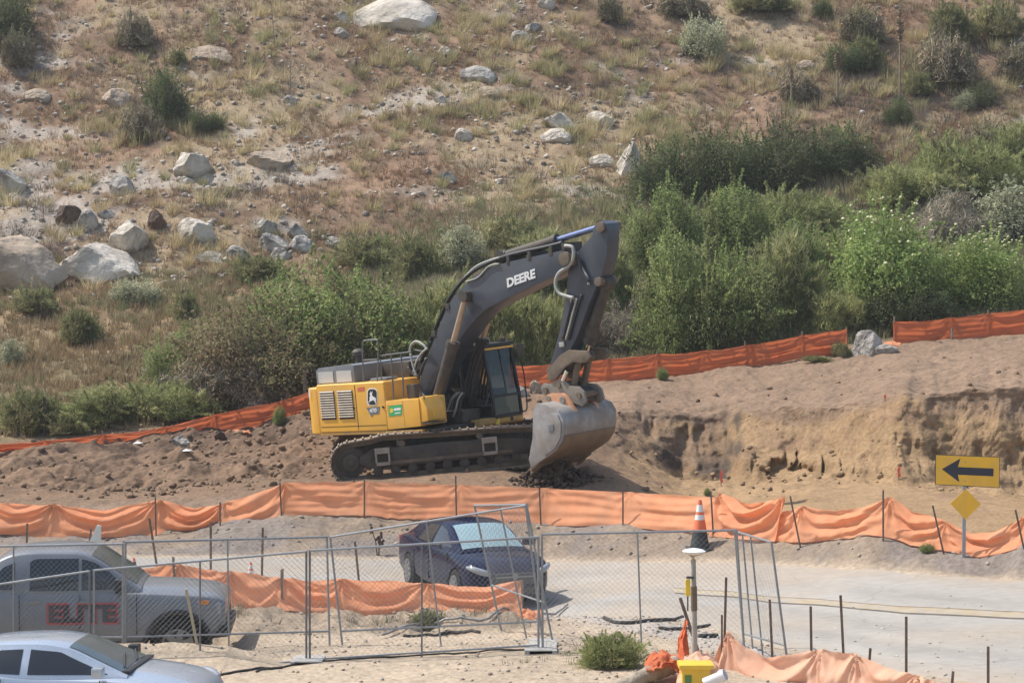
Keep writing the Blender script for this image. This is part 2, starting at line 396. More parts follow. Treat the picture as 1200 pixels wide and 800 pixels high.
    cave = sstep(.02, .22, fbm(px / 15, zf / .9, 206, 3) + .12) * sstep(.02, .16, zr) * (1 - sstep(.42, .66, zr + .25 * fbm(px / 9, zf * 0, 208, 2))) * sstep(868, 880, px) * (1 - sstep(1000, 1015, px))
    cave2 = sstep(.12, .3, fbm(px / 12, zf / .6, 207, 3)) * sstep(.1, .3, zr) * (1 - sstep(.9, 1.3, zr)) * sstep(1010, 1040, px) * .5
    fiss = sstep(.10, .42, fbm(px / 15, zf / .9, 209, 4)) * sstep(.55, .8, zr) * (1 - sstep(1.25, 1.5, zr)) * sstep(715, 740, px) * (1 - sstep(845, 860, px))
    push += fcm * (.42 * cave + .22 * cave2 + .22 * fiss)
    y = y + push
    V = np.stack([x, y, zf], 1)
    idx = np.arange(nr * nc).reshape(nr, nc)
    Fq = np.stack([idx[:-1, :-1].ravel(), idx[:-1, 1:].ravel(), idx[1:, 1:].ravel(), idx[1:, :-1].ravel()], 1)
    me = arr_mesh('ground', V, Fq, col)
    me.polygons.foreach_set('use_smooth', np.ones(len(me.polygons), bool))
    m = mat('ground_earth', (0, 0, 0), rough=.95, var=.22, scale=9.0, attr=True, bump=.55, bscale=14, spec=.15)
    o = link('ground', me, None, m); tag(o, kind='structure')
    return o
build_ground()

# road sheet riding 12 mm above the ground
def build_road():
    pxs = np.linspace(-680, 1880, 330); ts = np.linspace(0, 1, 26)
    V = []; 
    for p in pxs:
        ya, yb = lineY(7, p) - .05, lineY(8, p) + .05
        ya += .22 * float(fbm(np.array([p / 60]), np.array([1.]), 71, 4)[0]); yb += .18 * float(fbm(np.array([p / 45]), np.array([5.]), 72, 4)[0])
        for t in ts:
            y = ya + (yb - ya) * t; V.append(((p - 600) / F * y, y))
    V = np.array(V); z = H(V[:, 0], V[:, 1]) + .02
    nt_ = len(ts); idx = np.arange(len(V)).reshape(len(pxs), nt_)
    e = np.minimum(np.arange(nt_), nt_ - 1 - np.arange(nt_)); z -= np.tile(np.where(e == 0, .05, 0), len(pxs))
    Fq = np.stack([idx[:-1, :-1].ravel(), idx[1:, :-1].ravel(), idx[1:, 1:].ravel(), idx[:-1, 1:].ravel()], 1)
    x, y = V[:, 0], V[:, 1]
    n = fbm(x / 3, y / 1.2, 73, 4)[:, None]; n2 = fbm(x / .5, y / .5, 74, 3)[:, None]
    tl = np.tile(ts, len(pxs)); u_ = np.repeat(pxs, nt_) / 260
    trk = fbm(u_, tl * 9, 79, 4)[:, None]; trk2 = np.exp(-((tl - .22 - .03 * fbm(u_ * 2, tl * 0, 80, 2)) / .05) ** 2) + np.exp(-((tl - .40 - .03 * fbm(u_ * 2, tl * 0, 80, 2)) / .05) ** 2) + np.exp(-((tl - .74) / .06) ** 2)
    col = np.array([[.355, .33, .295]]) * (1 + .10 * n + .06 * n2 + .16 * trk - .12 * trk2[:, None])
    dust = (sstep(.1, .6, fbm(x / 4, y / 2, 75, 3) + .1)[:, None]) * .6
    eg = np.clip(1 - np.minimum(tl, 1 - tl) / .16, 0, 1)[:, None] * sstep(-.3, .3, fbm(x / 1.5, y / .6, 81, 3))[:, None]
    dust = np.maximum(dust, eg * .9)
    col = col * (1 - dust) + np.array([[.38, .31, .235]]) * dust
    me = arr_mesh('road', np.column_stack([V, z]), Fq, col); me.polygons.foreach_set('use_smooth', np.ones(len(me.polygons), bool))
    o = link('road', me, None, mat('road_paving', (0, 0, 0), rough=.85, var=.07, scale=5, attr=True, bump=.15, bscale=60, spec=.3)); tag(o, kind='structure')
    rt = MATS['road_paving'].node_tree; bs = next(n_ for n_ in rt.nodes if n_.type == 'BSDF_PRINCIPLED'); src = bs.inputs['Base Color'].links[0].from_socket
    tc = nd(rt, 'ShaderNodeTexCoord'); nz = nd(rt, 'ShaderNodeTexNoise'); nz.inputs['Scale'].default_value = .9; nz.inputs['Detail'].default_value = 4
    ad = nd(rt, 'ShaderNodeMixRGB', blend_type='ADD'); ad.inputs[0].default_value = 1.2; vo = nd(rt, 'ShaderNodeTexVoronoi', feature='DISTANCE_TO_EDGE'); vo.inputs['Scale'].default_value = .30
    rt.links.new(tc.outputs['Object'], nz.inputs['Vector']); rt.links.new(tc.outputs['Object'], ad.inputs[1]); rt.links.new(nz.outputs['Color'], ad.inputs[2]); rt.links.new(ad.outputs[0], vo.inputs['Vector'])
    vr = nd(rt, 'ShaderNodeMapRange'); vr.inputs['From Max'].default_value = .008; vr.inputs['To Min'].default_value = .84; rt.links.new(vo.outputs['Distance'], vr.inputs['Value'])
    ml = nd(rt, 'ShaderNodeVectorMath', operation='SCALE'); rt.links.new(src, ml.inputs[0]); rt.links.new(vr.outputs[0], ml.inputs['Scale']); rt.links.new(ml.outputs[0], bs.inputs['Base Color'])
    # faded centre line: a worn ochre band between two dark seams
    def strip(name, w0, w1, m, lift, pieces=1, p0=790, p1=1880):
        V = []; Fs = []
        ps = np.linspace(p0, p1, 200)
        mid = []
        for p in ps:
            f = float(np.interp(p, [0, 820, 960, 1200, 1900], [.36, .46, .55, .62, .62]))
            ya, yb = lineY(7, p), lineY(8, p); y = ya + (yb - ya) * f
            y += .03 * float(fbm(np.array([p / 30]), np.array([3.3]), 78, 3)[0])
            mid.append(((p - 600) / F * y, y))
        mid = np.array(mid)
        A = mid + np.array([0, w0]); B = mid + np.array([0, w1])
        VV = np.concatenate([A, B]); z = H(VV[:, 0], VV[:, 1]) + lift
        k = len(ps); i = np.arange(k - 1)
        Fq = np.stack([i, i + 1, i + 1 + k, i + k], 1)
        o = link(name, arr_mesh(name, np.column_stack([VV, z]), Fq), None, m); tag(o, kind='structure'); return o
    strip('road_marking', -.28, .28, mat('worn_ochre_paint', (.40, .31, .18), .8, var=.2, scale=4, dirt=(.36, .33, .29), dirt_amt=.95, dscale=3), .026)
    strip('road_seam', -.40, -.29, mat('dark_seam', (.10, .085, .07), .8, var=.3, scale=5, dirt=(.36, .31, .25), dirt_amt=.3, dscale=6), .026)
    strip('road_seam', .29, .36, mat('brown_seam', (.17, .115, .065), .8, var=.3, scale=5, dirt=(.38, .33, .26), dirt_amt=.4, dscale=6), .026)
build_road()

# ------------------------------------------------------------------ rocks
def rock_mesh(seed, flat=.75, cuts=13, rough=.06, sub=4):
    rng = np.random.default_rng(seed)
    bm = bmesh.new(); bmesh.ops.create_icosphere(bm, subdivisions=sub, radius=1)
    co = np.array([v.co[:] for v in bm.verts]); fa = np.array([[v.index for v in f.verts] for f in bm.faces]); bm.free()
    n = rng.normal(size=(cuts, 3)); n /= np.linalg.norm(n, axis=1)[:, None]; d = rng.uniform(.48, .92, cuts)
    dot = co @ n.T; r = np.where(dot > .05, d[None, :] / np.maximum(dot, .05), 9).min(1); r = np.minimum(r, 1.15)
    r = r * (1 + rough * fbm(co[:, 0] * 2.2 + seed, co[:, 1] * 2.2 + co[:, 2] * 1.7, seed, 4) + rough * .6 * fbm(co[:, 0] * 7 + co[:, 2] * 5, co[:, 1] * 7 - co[:, 2] * 4, seed + 5, 3))
    v = co * r[:, None]; v[:, 2] *= flat
    lo, hi = v.min(0), v.max(0); v = (v - (lo + hi) / 2) / (hi - lo)
    return v, fa
ROCKV = [rock_mesh(s, f) for s, f in ((1, .7), (2, .8), (3, .6), (4, .9), (5, .55), (6, .75), (7, .8), (8, .65))]
def rock_mat(name, a, b, sc=1.6):
    m = bpy.data.materials.new(name); m.use_nodes = True; nt = m.node_tree; bs = nt.nodes['Principled BSDF']
    bs.inputs['Roughness'].default_value = .92; bs.inputs['Specular IOR Level'].default_value = .2
    tc = nd(nt, 'ShaderNodeTexCoord'); no = nd(nt, 'ShaderNodeTexNoise'); no.inputs['Scale'].default_value = sc; no.inputs['Detail'].default_value = 8; no.inputs['Roughness'].default_value = .65
    cr = nd(nt, 'ShaderNodeValToRGB'); cr.color_ramp.elements[0].position = .40; cr.color_ramp.elements[1].position = .58
    cr.color_ramp.elements[0].color = (*b, 1); cr.color_ramp.elements[1].color = (*a, 1)
    nt.links.new(tc.outputs['Object'], no.inputs['Vector']); nt.links.new(no.outputs['Fac'], cr.inputs[0]); vo = nd(nt, 'ShaderNodeTexVoronoi', feature='DISTANCE_TO_EDGE'); vo.inputs['Scale'].default_value = 2.3
    nv_ = nd(nt, 'ShaderNodeMixRGB', blend_type='ADD'); nv_.inputs[0].default_value = .35; nt.links.new(tc.outputs['Object'], nv_.inputs[1]); nt.links.new(no.outputs['Color'], nv_.inputs[2]); nt.links.new(nv_.outputs[0], vo.inputs['Vector'])
    vr = nd(nt, 'ShaderNodeMapRange'); vr.inputs['From Max'].default_value = .018; vr.inputs['To Min'].default_value = .72; nt.links.new(vo.outputs['Distance'], vr.inputs['Value'])
    ml = nd(nt, 'ShaderNodeVectorMath', operation='SCALE'); nt.links.new(cr.outputs[0], ml.inputs[0]); nt.links.new(vr.outputs[0], ml.inputs['Scale']); nt.links.new(ml.outputs[0], bs.inputs['Base Color'])
    n2 = nd(nt, 'ShaderNodeTexNoise'); n2.inputs['Scale'].default_value = 7; n2.inputs['Detail'].default_value = 8
    bp = nd(nt, 'ShaderNodeBump'); bp.inputs['Strength'].default_value = 1.0; bp.inputs['Distance'].default_value = .16
    nt.links.new(tc.outputs['Object'], n2.inputs['Vector']); nt.links.new(n2.outputs['Fac'], bp.inputs['Height']); nt.links.new(bp.outputs[0], bs.inputs['Normal'])
    MATS[name] = m; return m
RM = {'pale': rock_mat('pale_granite', (.66, .59, .50), (.42, .37, .31)), 'grey': rock_mat('grey_granite', (.50, .465, .41), (.22, .20, .185)),
      'dark': rock_mat('dark_brown_rock', (.17, .11, .08), (.08, .06, .05)), 'tan': rock_mat('tan_sandstone', (.46, .37, .28), (.36, .28, .21))}
# px, py centre, width px, height px, kind, shape, tilt, label
ROCKS = [
 (462,16,98,36,'pale',4,-6,'long pale rock slab at the top edge of the hillside, largest rock up there'),
 (402,20,26,16,'pale',1,10,'small pale rock just left of the long split slab at the top of the hillside'),
 (400,39,18,12,'grey',2,0,'small grey stone under the left end of the long split slab at the top'),
 (248,63,54,15,'tan',4,8,'flat cream rock lying above and to the right of the dark round shrub'),
 (640,4,22,14,'pale',5,-20,'pale rock cut by the top edge of the photo above the two grey tilted stones'),
 (612,44,24,22,'grey',6,-25,'grey tilted stone with a shadowed foot high on the hillside, lower of the pair'),
 (625,33,22,14,'grey',3,-30,'pale tilted stone leaning above a grey one high on the hillside'),
 (523,61,20,10,'pale',5,12,'small white stone on the slope below the right end of the long split slab'),
 (560,86,42,16,'grey',4,4,'low wide grey rock in the middle of the hillside above the dry tufts'),
 (518,116,20,11,'pale',1,10,'small white stone in the middle of the hillside left of the stony band'),
 (570,108,34,12,'tan',4,-8,'cream flat stone just below the low wide grey rock on mid hillside'),
 (656,141,42,24,'pale',1,4,'pale cracked rock at the left of the stony band, mid hillside'),
 (652,159,36,16,'pale',4,-10,'wide flat white rock directly under the pale cracked rock in the stony band'),
 (704,140,32,18,'pale',2,-12,'white angular rock right of the cracked rock in the stony band'),
 (736,186,30,46,'pale',0,25,'pale steep rock outcrop left of the dark oak scrub'),
 (706,190,30,14,'pale',4,0,'flat pale rock left of the steep outcrop beside the dark scrub'),
 (543,158,22,16,'pale',6,0,'white stone among straw tufts left of the stony band'),
 (524,206,24,14,'grey',1,8,'pale grey stone on the lower mid hillside above the arm of the digger'),
 (226,193,44,36,'pale',3,-8,'cream squarish boulder on the left hillside above the rock pile'),
 (216,211,22,10,'pale',5,0,'small flat white stone at the foot of the cream squarish boulder'),
 (314,186,54,22,'tan',0,-4,'broad low tan boulder half buried right of the cream squarish boulder'),
 (142,219,34,24,'grey',2,20,'angular light grey boulder tipped to the right on the left hillside'),
 (12,212,36,34,'grey',0,0,'grey fractured rock at the left edge of the photo'),
 (18,232,22,14,'pale',5,0,'white stone under the grey fractured rock at the left edge'),
 (82,251,32,28,'dark',3,-15,'dark reddish brown rock beside a white one in the left rock pile'),
 (102,259,24,26,'grey',6,15,'white upright rock touching the dark reddish brown rock'),
 (125,250,22,13,'grey',1,0,'small pale rock right of the white upright rock'),
 (24,308,100,74,'tan',7,-12,'huge smooth tan rock outcrop at the left edge of the hillside foot'),
 (110,306,104,54,'pale',1,-10,'big pale boulder with a shaded right flank, largest of the left rock pile'),
 (150,278,46,44,'pale',3,18,'rounded pale boulder leaning on the upper right of the biggest boulder'),
 (184,258,22,26,'dark',2,0,'dark pointed rock behind the rounded pale boulder'),
 (146,305,30,18,'grey',5,0,'light rubble rock at the right foot of the biggest boulder'),
 (232,268,42,34,'pale',2,-28,'pale wedge shaped boulder standing alone between the two rock piles'),
 (226,277,26,18,'grey',6,-10,'grey block under the pale wedge shaped boulder'),
 (312,266,28,24,'grey',3,0,'light grey rock at the top left of the right rock pile'),
 (320,284,38,24,'grey',0,6,'light grey blocky rock at the centre of the right rock pile'),
 (350,271,26,24,'grey',1,-8,'light grey rock at the top right of the right rock pile'),
 (354,287,34,20,'grey',7,0,'light grey rock at the bottom right of the right rock pile'),
 (330,297,28,16,'grey',5,10,'small light grey rock at the foot of the right rock pile'),
 (277,297,26,18,'grey',6,0,'grey rock left of the right rock pile above the green grass'),
 (246,304,40,12,'grey',4,0,'flat grey rock edge above the green grass left of the right rock pile'),
 (392,286,22,14,'grey',2,0,'small grey rock right of the right rock pile above the green bush'),
 (340,117,16,12,'grey',6,0,'small white stone under the bare stick left of centre on the hillside'),
 (42,112,34,14,'tan',4,0,'flat pale stone on the upper left slope left of the dark round shrub'),
 (138,116,44,22,'tan',7,8,'pale eroded earth rock on the slope just left of the dark round shrub'),
 (905,88,14,10,'pale',1,0,'small white stone left of the short yucca stalk on the right slope'),
 (945,77,22,12,'tan',4,-8,'flat cream stone between the two yucca stalks on the right slope'),
 (1018,402,36,31,'grey',5,0,'grey speckled boulder in the gap of the far orange fence'),
 (1040,410,26,10,'grey',4,0,'flat bluish grey stone just right of the speckled boulder at the fence gap'),
 (213,517,26,15,'grey',1,5,'pinkish grey rock against the foot of the far orange fence, left side'),
 (258,511,13,11,'dark',3,0,'small dark rock on the churned earth right of the pinkish rock'),
 (611,460,18,14,'grey',2,0,'grey stone on the dirt below the far fence right of the digger cab'),
 (628,455,16,16,'tan',6,0,'tan stone beside the bucket coupler below the far fence'),
]
ROCK_ME = {}; ROCKPOS = []
def place_rocks():
    for i, (px, py, w, h, kd, sh, tl, lab) in enumerate(ROCKS):
        b = G(px, py + h * .42)
        s = F / b.y; W = w / s; Hh = h / s * 1.12
        if py < 340: ROCKPOS.append((b.x, b.y, W))
        key = (sh, kd)
        if key not in ROCK_ME:
            v, f = ROCKV[sh]; me = arr_mesh('rock', v, f); smooth(me, 28); me.materials.append(RM[kd]); ROCK_ME[key] = me
        o = bpy.data.objects.new('boulder' if w > 30 else 'rock', ROCK_ME[key]); COL.objects.link(o)
        o.scale = (W * 1.05, max(W * .85, Hh * .7), Hh * 1.4)
        o.rotation_euler = (.42 if py < 330 else 0, math.radians(tl), 0)
        o.location = (b.x, b.y + W * .22, b.z + Hh * .12)
        tag(o, lab, 'rock', 'rocks on the hillside' if py < 340 else 'rocks on the bare earth')
place_rocks()
def stones(name, n, region, smin, smax, palette, lab, seed, dens=None):
    rng = np.random.default_rng(seed); V = []; Fc = []; Cc = []; off = 0
    px = rng.uniform(region[0], region[1], n); yy = rng.uniform(region[2], region[3], n); x = (px - 600) / F * yy
    keep = np.ones(n, bool) if dens is None else rng.uniform(size=n) < dens(x, yy, px)
    x, yy = x[keep], yy[keep]; z = H(x, yy); small = [rock_mesh(40 + s, .75, 8, .12, 2 if n < 3000 or 'clods' in name else 1) for s in range(5)]
    for i in range(len(x)):
        v, f = small[i % 5]; s = smin + (smax - smin) * rng.uniform() ** 3
        a = rng.uniform(0, 6.28); R = np.array([[math.cos(a), -math.sin(a), 0], [math.sin(a), math.cos(a), 0], [0, 0, 1]])
        V.append((v * np.array([1, .8, .7]) * s) @ R.T + np.array([x[i], yy[i], z[i] + s * .12])); Fc.append(f + off); off += len(v)
        c = np.array(palette[rng.integers(len(palette))]) * rng.uniform(.8, 1.15); Cc.append(np.tile(c, (len(v), 1)))
    me = arr_mesh(name, np.concatenate(V), np.concatenate(Fc), np.concatenate(Cc)); 
    o = link(name, me, None, mat('stone_chips', (0, 0, 0), .95, var=.1, attr=True, spec=.15)); tag(o, lab, 'stones', kind='stuff'); return o
def hill_d(x, y, px):
    d = .12 + 1.0 * sstep(.05, .45, fbm(x / 4.5, y / 2.4, 150, 4) + .22 * np.exp(-((y - 88) / 5) ** 2)) + 0 * x
    yp = y
    for rx, ry, rw in ROCKPOS: d = d + .9 * np.exp(-(((x - rx) / (rw + .5)) ** 2 + ((y - ry) / (rw * 1.2 + .7)) ** 2))
    return np.clip(d, 0, 1) * sstep(0, 6, y - near(16, x, y) + 4)
stones('loose_stones', 11000, (-40, 800, 76, 116), .03, .30, [(.50, .45, .38), (.40, .36, .31), (.56, .50, .43), (.30, .265, .23)], 'loose pale stones strewn over the dry hillside', 3, hill_d)
stones('loose_stones', 700, (800, 1240, 84, 116), .05, .3, [(.42, .36, .29), (.40, .37, .34)], 'scattered pale stones between shrubs on the right hillside', 4)
def pad_d(x, y, px): return (1 - sstep(300, 520, px)) * .9 * sstep(-.2, .3, fbm(x / 2.5, y / 1.6, 77, 3)) + .035
stones('dirt_clods', 9000, (-40, 1240, 55, 66), .02, .24, [(.215, .145, .095), (.185, .125, .082), (.24, .165, .11)], 'clods of dug earth lying around the digger', 5, pad_d)
def toe_d(x, y, px): return np.clip(1 - np.abs(y - near(12, x, y) + .5) / .9, 0, 1) * sstep(720, 800, px)
stones('dirt_clods', 1500, (720, 1240, 53, 61), .03, .20, [(.30, .205, .12), (.25, .17, .105), (.33, .235, .14)], 'crumbled sandy clods at the foot of the cut bank', 8, toe_d)
def spoil_d(x, y, px): return sstep(.2, .8, y - near(8, x, y)) * (1 - sstep(0, 1.5, y - near(9, x, y)))
stones('gravel', 2600, (-40, 1240, 40, 53), .02, .13, [(.30, .25, .2), (.22, .19, .17), (.38, .32, .26)], 'gravel and crumbs of earth on the bank between road and near fence', 9, spoil_d)
def gr_d(x, y, px): return sstep(-4.2, -3, y - near(7, x, y)) * (1 - sstep(-.7, .1, y - near(7, x, y)))
stones('gravel', 4500, (400, 960, 33, 43), .015, .07, [(.5, .46, .42), (.42, .38, .34), (.36, .3, .26)], 'pale crushed gravel beside the road', 10, gr_d)

stones('front_gravel', 5200, (-40, 1240, 31, 39.5), .012, .085, [(.42, .36, .29), (.36, .30, .23), (.47, .42, .36), (.28, .23, .18)], 'small stones and crumbs scattered over the pale dirt in front of the fences', 14, lambda x, y, px: .25 + .75 * sstep(-.1, .4, fbm(x / 1.6, y / .8, 195, 3)))
# ------------------------------------------------------------------ vegetation
def rand_dirs(rng, n, upbias=0.0):
    d = rng.normal(size=(n, 3)); d[:, 2] += upbias; return d / np.linalg.norm(d, axis=1)[:, None]
def leaf_cloud(rng, W, Hh, D, lobes, n, ln, wd, mode, pal, fill=.42, low=.0):
    """leaf-sized faces spread through lobes; mode leaf = diamonds, blade = thin upright triangles, twig = thin random slivers"""
    L = []
    for k in range(lobes):
        a = rng.uniform(0, 6.283); q = math.sqrt(rng.uniform(0, 1)) * .78
        hx = q * math.cos(a) * W / 2; hy = q * math.sin(a) * D / 2
        top = Hh * (1 - .75 * q * q) * rng.uniform(.55, 1.05)
        r = rng.uniform(.10, .26) * min(W, Hh * 1.6)
        L.append((hx, hy, max(top - r * .8, r * .5), r))
        if top > r * 2.2: L.append((hx * 1.1, hy * 1.1, (top - r) * rng.uniform(.3, .6), r * 1.05))
    L = np.array(L); w = L[:, 3] ** 2; w /= w.sum()
    li = rng.choice(len(L), n, p=w); d = rand_dirs(rng, n, .25)
    rr = L[li, 3] * (fill + (1.08 - fill) * rng.uniform(size=n) ** .6) * (1 + .32 * fbm(d[:, 0] * 2.5 + li, d[:, 1] * 2.5 + d[:, 2] * 1.5, 5, 3))
    c = L[li, :3] + d * rr[:, None] * np.array([1, 1, .85])
    # loose shoots breaking the outline
    ns = int(n * .24); sh = rng.integers(0, 110, ns); shl = rng.choice(len(L), 110, p=w); shd = rand_dirs(rng, 110, .9); shr = rng.uniform(.5, 1.15, 110)
    tt = rng.uniform(.5, 1.0, ns); base = L[shl[sh]]
    c[:ns] = base[:, :3] + shd[sh] * (base[:, 3] * (1 + shr[sh]) * tt)[:, None] + rng.normal(size=(ns, 3)) * (.05 * W / 3) * (1.2 - tt)[:, None]
    li[:ns] = shl[sh]; d[:ns] = shd[sh]
    c[:, 2] = np.abs(c[:, 2]) + low
    s = rng.uniform(.6, 1.35, n)
    if mode == 'leaf':
        nrm = d * .6 + rand_dirs(rng, n, .5); nrm /= np.linalg.norm(nrm, axis=1)[:, None]
        a = np.cross(nrm, rand_dirs(rng, n)); a /= np.linalg.norm(a, axis=1)[:, None] + 1e-9; b = np.cross(nrm, a)
        a *= (ln * s)[:, None] / 2; b *= (wd * s)[:, None] / 2
        V = np.stack([c - a, c + b, c + a, c - b], 1).reshape(-1, 3); K = 4
    else:
        if mode == 'blade': ax = rand_dirs(rng, n) * .75 + d * .6 + np.array([0, 0, .65])
        else: ax = rand_dirs(rng, n) * .8 + d * .5 + np.array([0, 0, .35])
        ax /= np.linalg.norm(ax, axis=1)[:, None]
        sd = np.cross(ax, rand_dirs(rng, n)); sd /= np.linalg.norm(sd, axis=1)[:, None] + 1e-9
        ax *= (ln * s)[:, None]; sd *= (wd * s)[:, None] / 2
        V = np.stack([c - ax * .5 - sd, c - ax * .5 + sd, c + ax * .5], 1).reshape(-1, 3); K = 3
    V[:, 2] = np.maximum(V[:, 2], .0)
    pal = np.array(pal); lobtone = rng.uniform(.68, 1.3, len(L)); lp = rng.integers(len(pal), size=len(L))
    pk = np.where(rng.uniform(size=n) < .5, lp[li], rng.integers(len(pal), size=n)); col = pal[pk] * rng.uniform(.75, 1.25, n)[:, None] * lobtone[li][:, None]
    Fc = np.arange(n * K).reshape(n, K)
    return V, Fc, np.repeat(col, K, 0), L
LEAF = mat('leaf', (0, 0, 0), .7, var=.05, attr=True, transl=.48, spec=.15)
TWIG = mat('dry_twig', (0, 0, 0), .9, var=.05, attr=True, spec=.1)
BARK = mat('bark', (.16, .13, .10), .95, var=.25, scale=8, bump=.4)
KIND = {  # leaf mode, W, H, D, lobes, n, length, width, palette
 'green': ('leaf', 4.4, 3.2, 3.6, 26, 34000, .10, .05, [(0.265,0.343,0.122),(0.323,0.392,0.146),(0.231,0.295,0.109),(0.379,0.405,0.171),(0.211,0.245,0.104),(0.295,0.280,0.146)]),
 'dark':  ('leaf', 4.0, 2.4, 3.2, 20, 24000, .09, .045, [(0.133,0.183,0.080),(0.168,0.211,0.086),(0.119,0.147,0.073),(0.196,0.211,0.104),(0.183,0.161,0.104)]),
 'mixed': ('leaf', 4.6, 2.8, 3.6, 24, 24000, .095, .045, [(0.252,0.239,0.116),(0.265,0.217,0.122),(0.308,0.252,0.153),(0.203,0.231,0.091),(0.349,0.252,0.158),(0.168,0.140,0.091)]),
 'olive': ('blade', 3.0, 2.6, 2.6, 20, 26000, .20, .030, [(0.329,0.349,0.153),(0.385,0.392,0.177),(0.273,0.301,0.128),(0.448,0.420,0.226),(0.308,0.349,0.146)]),
 'broom': ('blade', 2.4, 1.5, 2.0, 16, 15000, .17, .028, [(0.280,0.301,0.135),(0.349,0.349,0.171),(0.231,0.252,0.116),(0.420,0.371,0.208)]),
 'sage':  ('leaf', 1.8, 1.4, 1.6, 14, 8000, .075, .035, [(0.463,0.469,0.317),(0.392,0.405,0.255),(0.547,0.547,0.377)]),
 'flower':('leaf', 4.6, 3.8, 3.6, 28, 32000, .115, .055, [(0.280,0.379,0.122),(0.336,0.435,0.146),(0.239,0.308,0.109),(0.405,0.448,0.182)]),
 'dead':  ('twig', 3.0, 1.8, 2.4, 18, 15000, .32, .018, [(0.420,0.371,0.281),(0.349,0.301,0.226),(0.504,0.448,0.341),(0.280,0.239,0.177)]),
 'scrub': ('twig', 1.8, 1.0, 1.5, 12, 7000, .22, .020, [(0.323,0.265,0.189),(0.265,0.217,0.153),(0.239,0.231,0.128),(0.379,0.315,0.219)]),
}
BUSH = {}
def bush_proto(kind, seed):
    key = (kind, seed)
    if key in BUSH: return BUSH[key]
    mode, W, Hh, D, lb, n, ln, wd, pal = KIND[kind]
    rng = np.random.default_rng(seed * 31 + len(kind))
    V, Fc, Cc, L = leaf_cloud(rng, W, Hh, D, lb, n, ln, wd, mode, pal)
    me = arr_mesh('crown', V, Fc, Cc); me.materials.append(TWIG if mode == 'twig' else LEAF)
    # stems and limbs from the base into the lobes
    mb = MB()
    for k in range(0, len(L), 1):
        x, y, z, r = L[k]
        p0 = Vector((x * .18 + rng.normal() * .06, y * .18, -.25)); p1 = Vector((x * .55, y * .55, z * .55)); p2 = Vector((x, y, z + r * .4))
        mb.tube(catmull([p0, p1, p2], 3), list(np.linspace(.035 * W / 3, .012, 7)), 5)
        for q in range(4):
            t = p1.lerp(p2, rng.uniform(.1, .9)); e = t + Vector(rng.normal(size=3)) * r * .6
            mb.tube([t, e], [.014, .006], 4)
    st = mb.build('stem', BARK, None, sm=True, ang=180); sme = st.data; bpy.data.objects.remove(st)
    fm = None
    if kind == 'flower':
        top = V.reshape(-1, 4, 3).mean(1); up = np.argsort(-(top[:, 2] + .35 * np.abs(top[:, 0]) - .25 * top[:, 1] + rng.normal(size=len(top)) * .5))[:1300]
        up = rng.choice(up, 70, replace=False); fb = MB()
        for i in up:
            c = Vector(top[i]) + Vector((0, -.05, .08)); a = rng.uniform(.04, .085)
            fb.lathe([(a * .35, -.03), (a, .0), (a * .8, .03), (a * .2, .05)], c, 6)
        fo = fb.build('blossom', mat('cream_blossom', (.62, .60, .36), .8), None); fm = fo.data; bpy.data.objects.remove(fo)
    BUSH[key] = (me, sme, fm, W, Hh); return BUSH[key]
def bush(kind, px, pyb, w, h, lab, seed=1, rot=None, name='shrub', group=None, depth=1.0, Y=None):
    b = G(px, pyb) if Y is None else onfloor(px, Y)
    s = F / b.y; me, sme, fm, W, Hh = bush_proto(kind, seed)
    rng = random.Random(int(px * 7 + pyb * 13))
    o = empty(name, b, lab, 'shrub', group); o.rotation_euler = (0, 0, rng.uniform(-.5, .5) if rot is None else rot)
    sx = w / s / W; sz = h / s / Hh; sy = (sx * .6 + sz * .4) * depth
    o.scale = (sx, sy, sz)
    link('crown', me, o); so = bpy.data.objects.new('stem', sme); COL.objects.link(so); so.parent = o
    if fm is not None: bo = bpy.data.objects.new('blossom', fm); COL.objects.link(bo); bo.parent = o
    return o
GL, GC, GR, GH = 'shrubs behind the far fence, left of the digger', 'feathery shrubs behind the digger', 'shrubs on the slope right of the digger', 'low shrubs on the dry hillside'
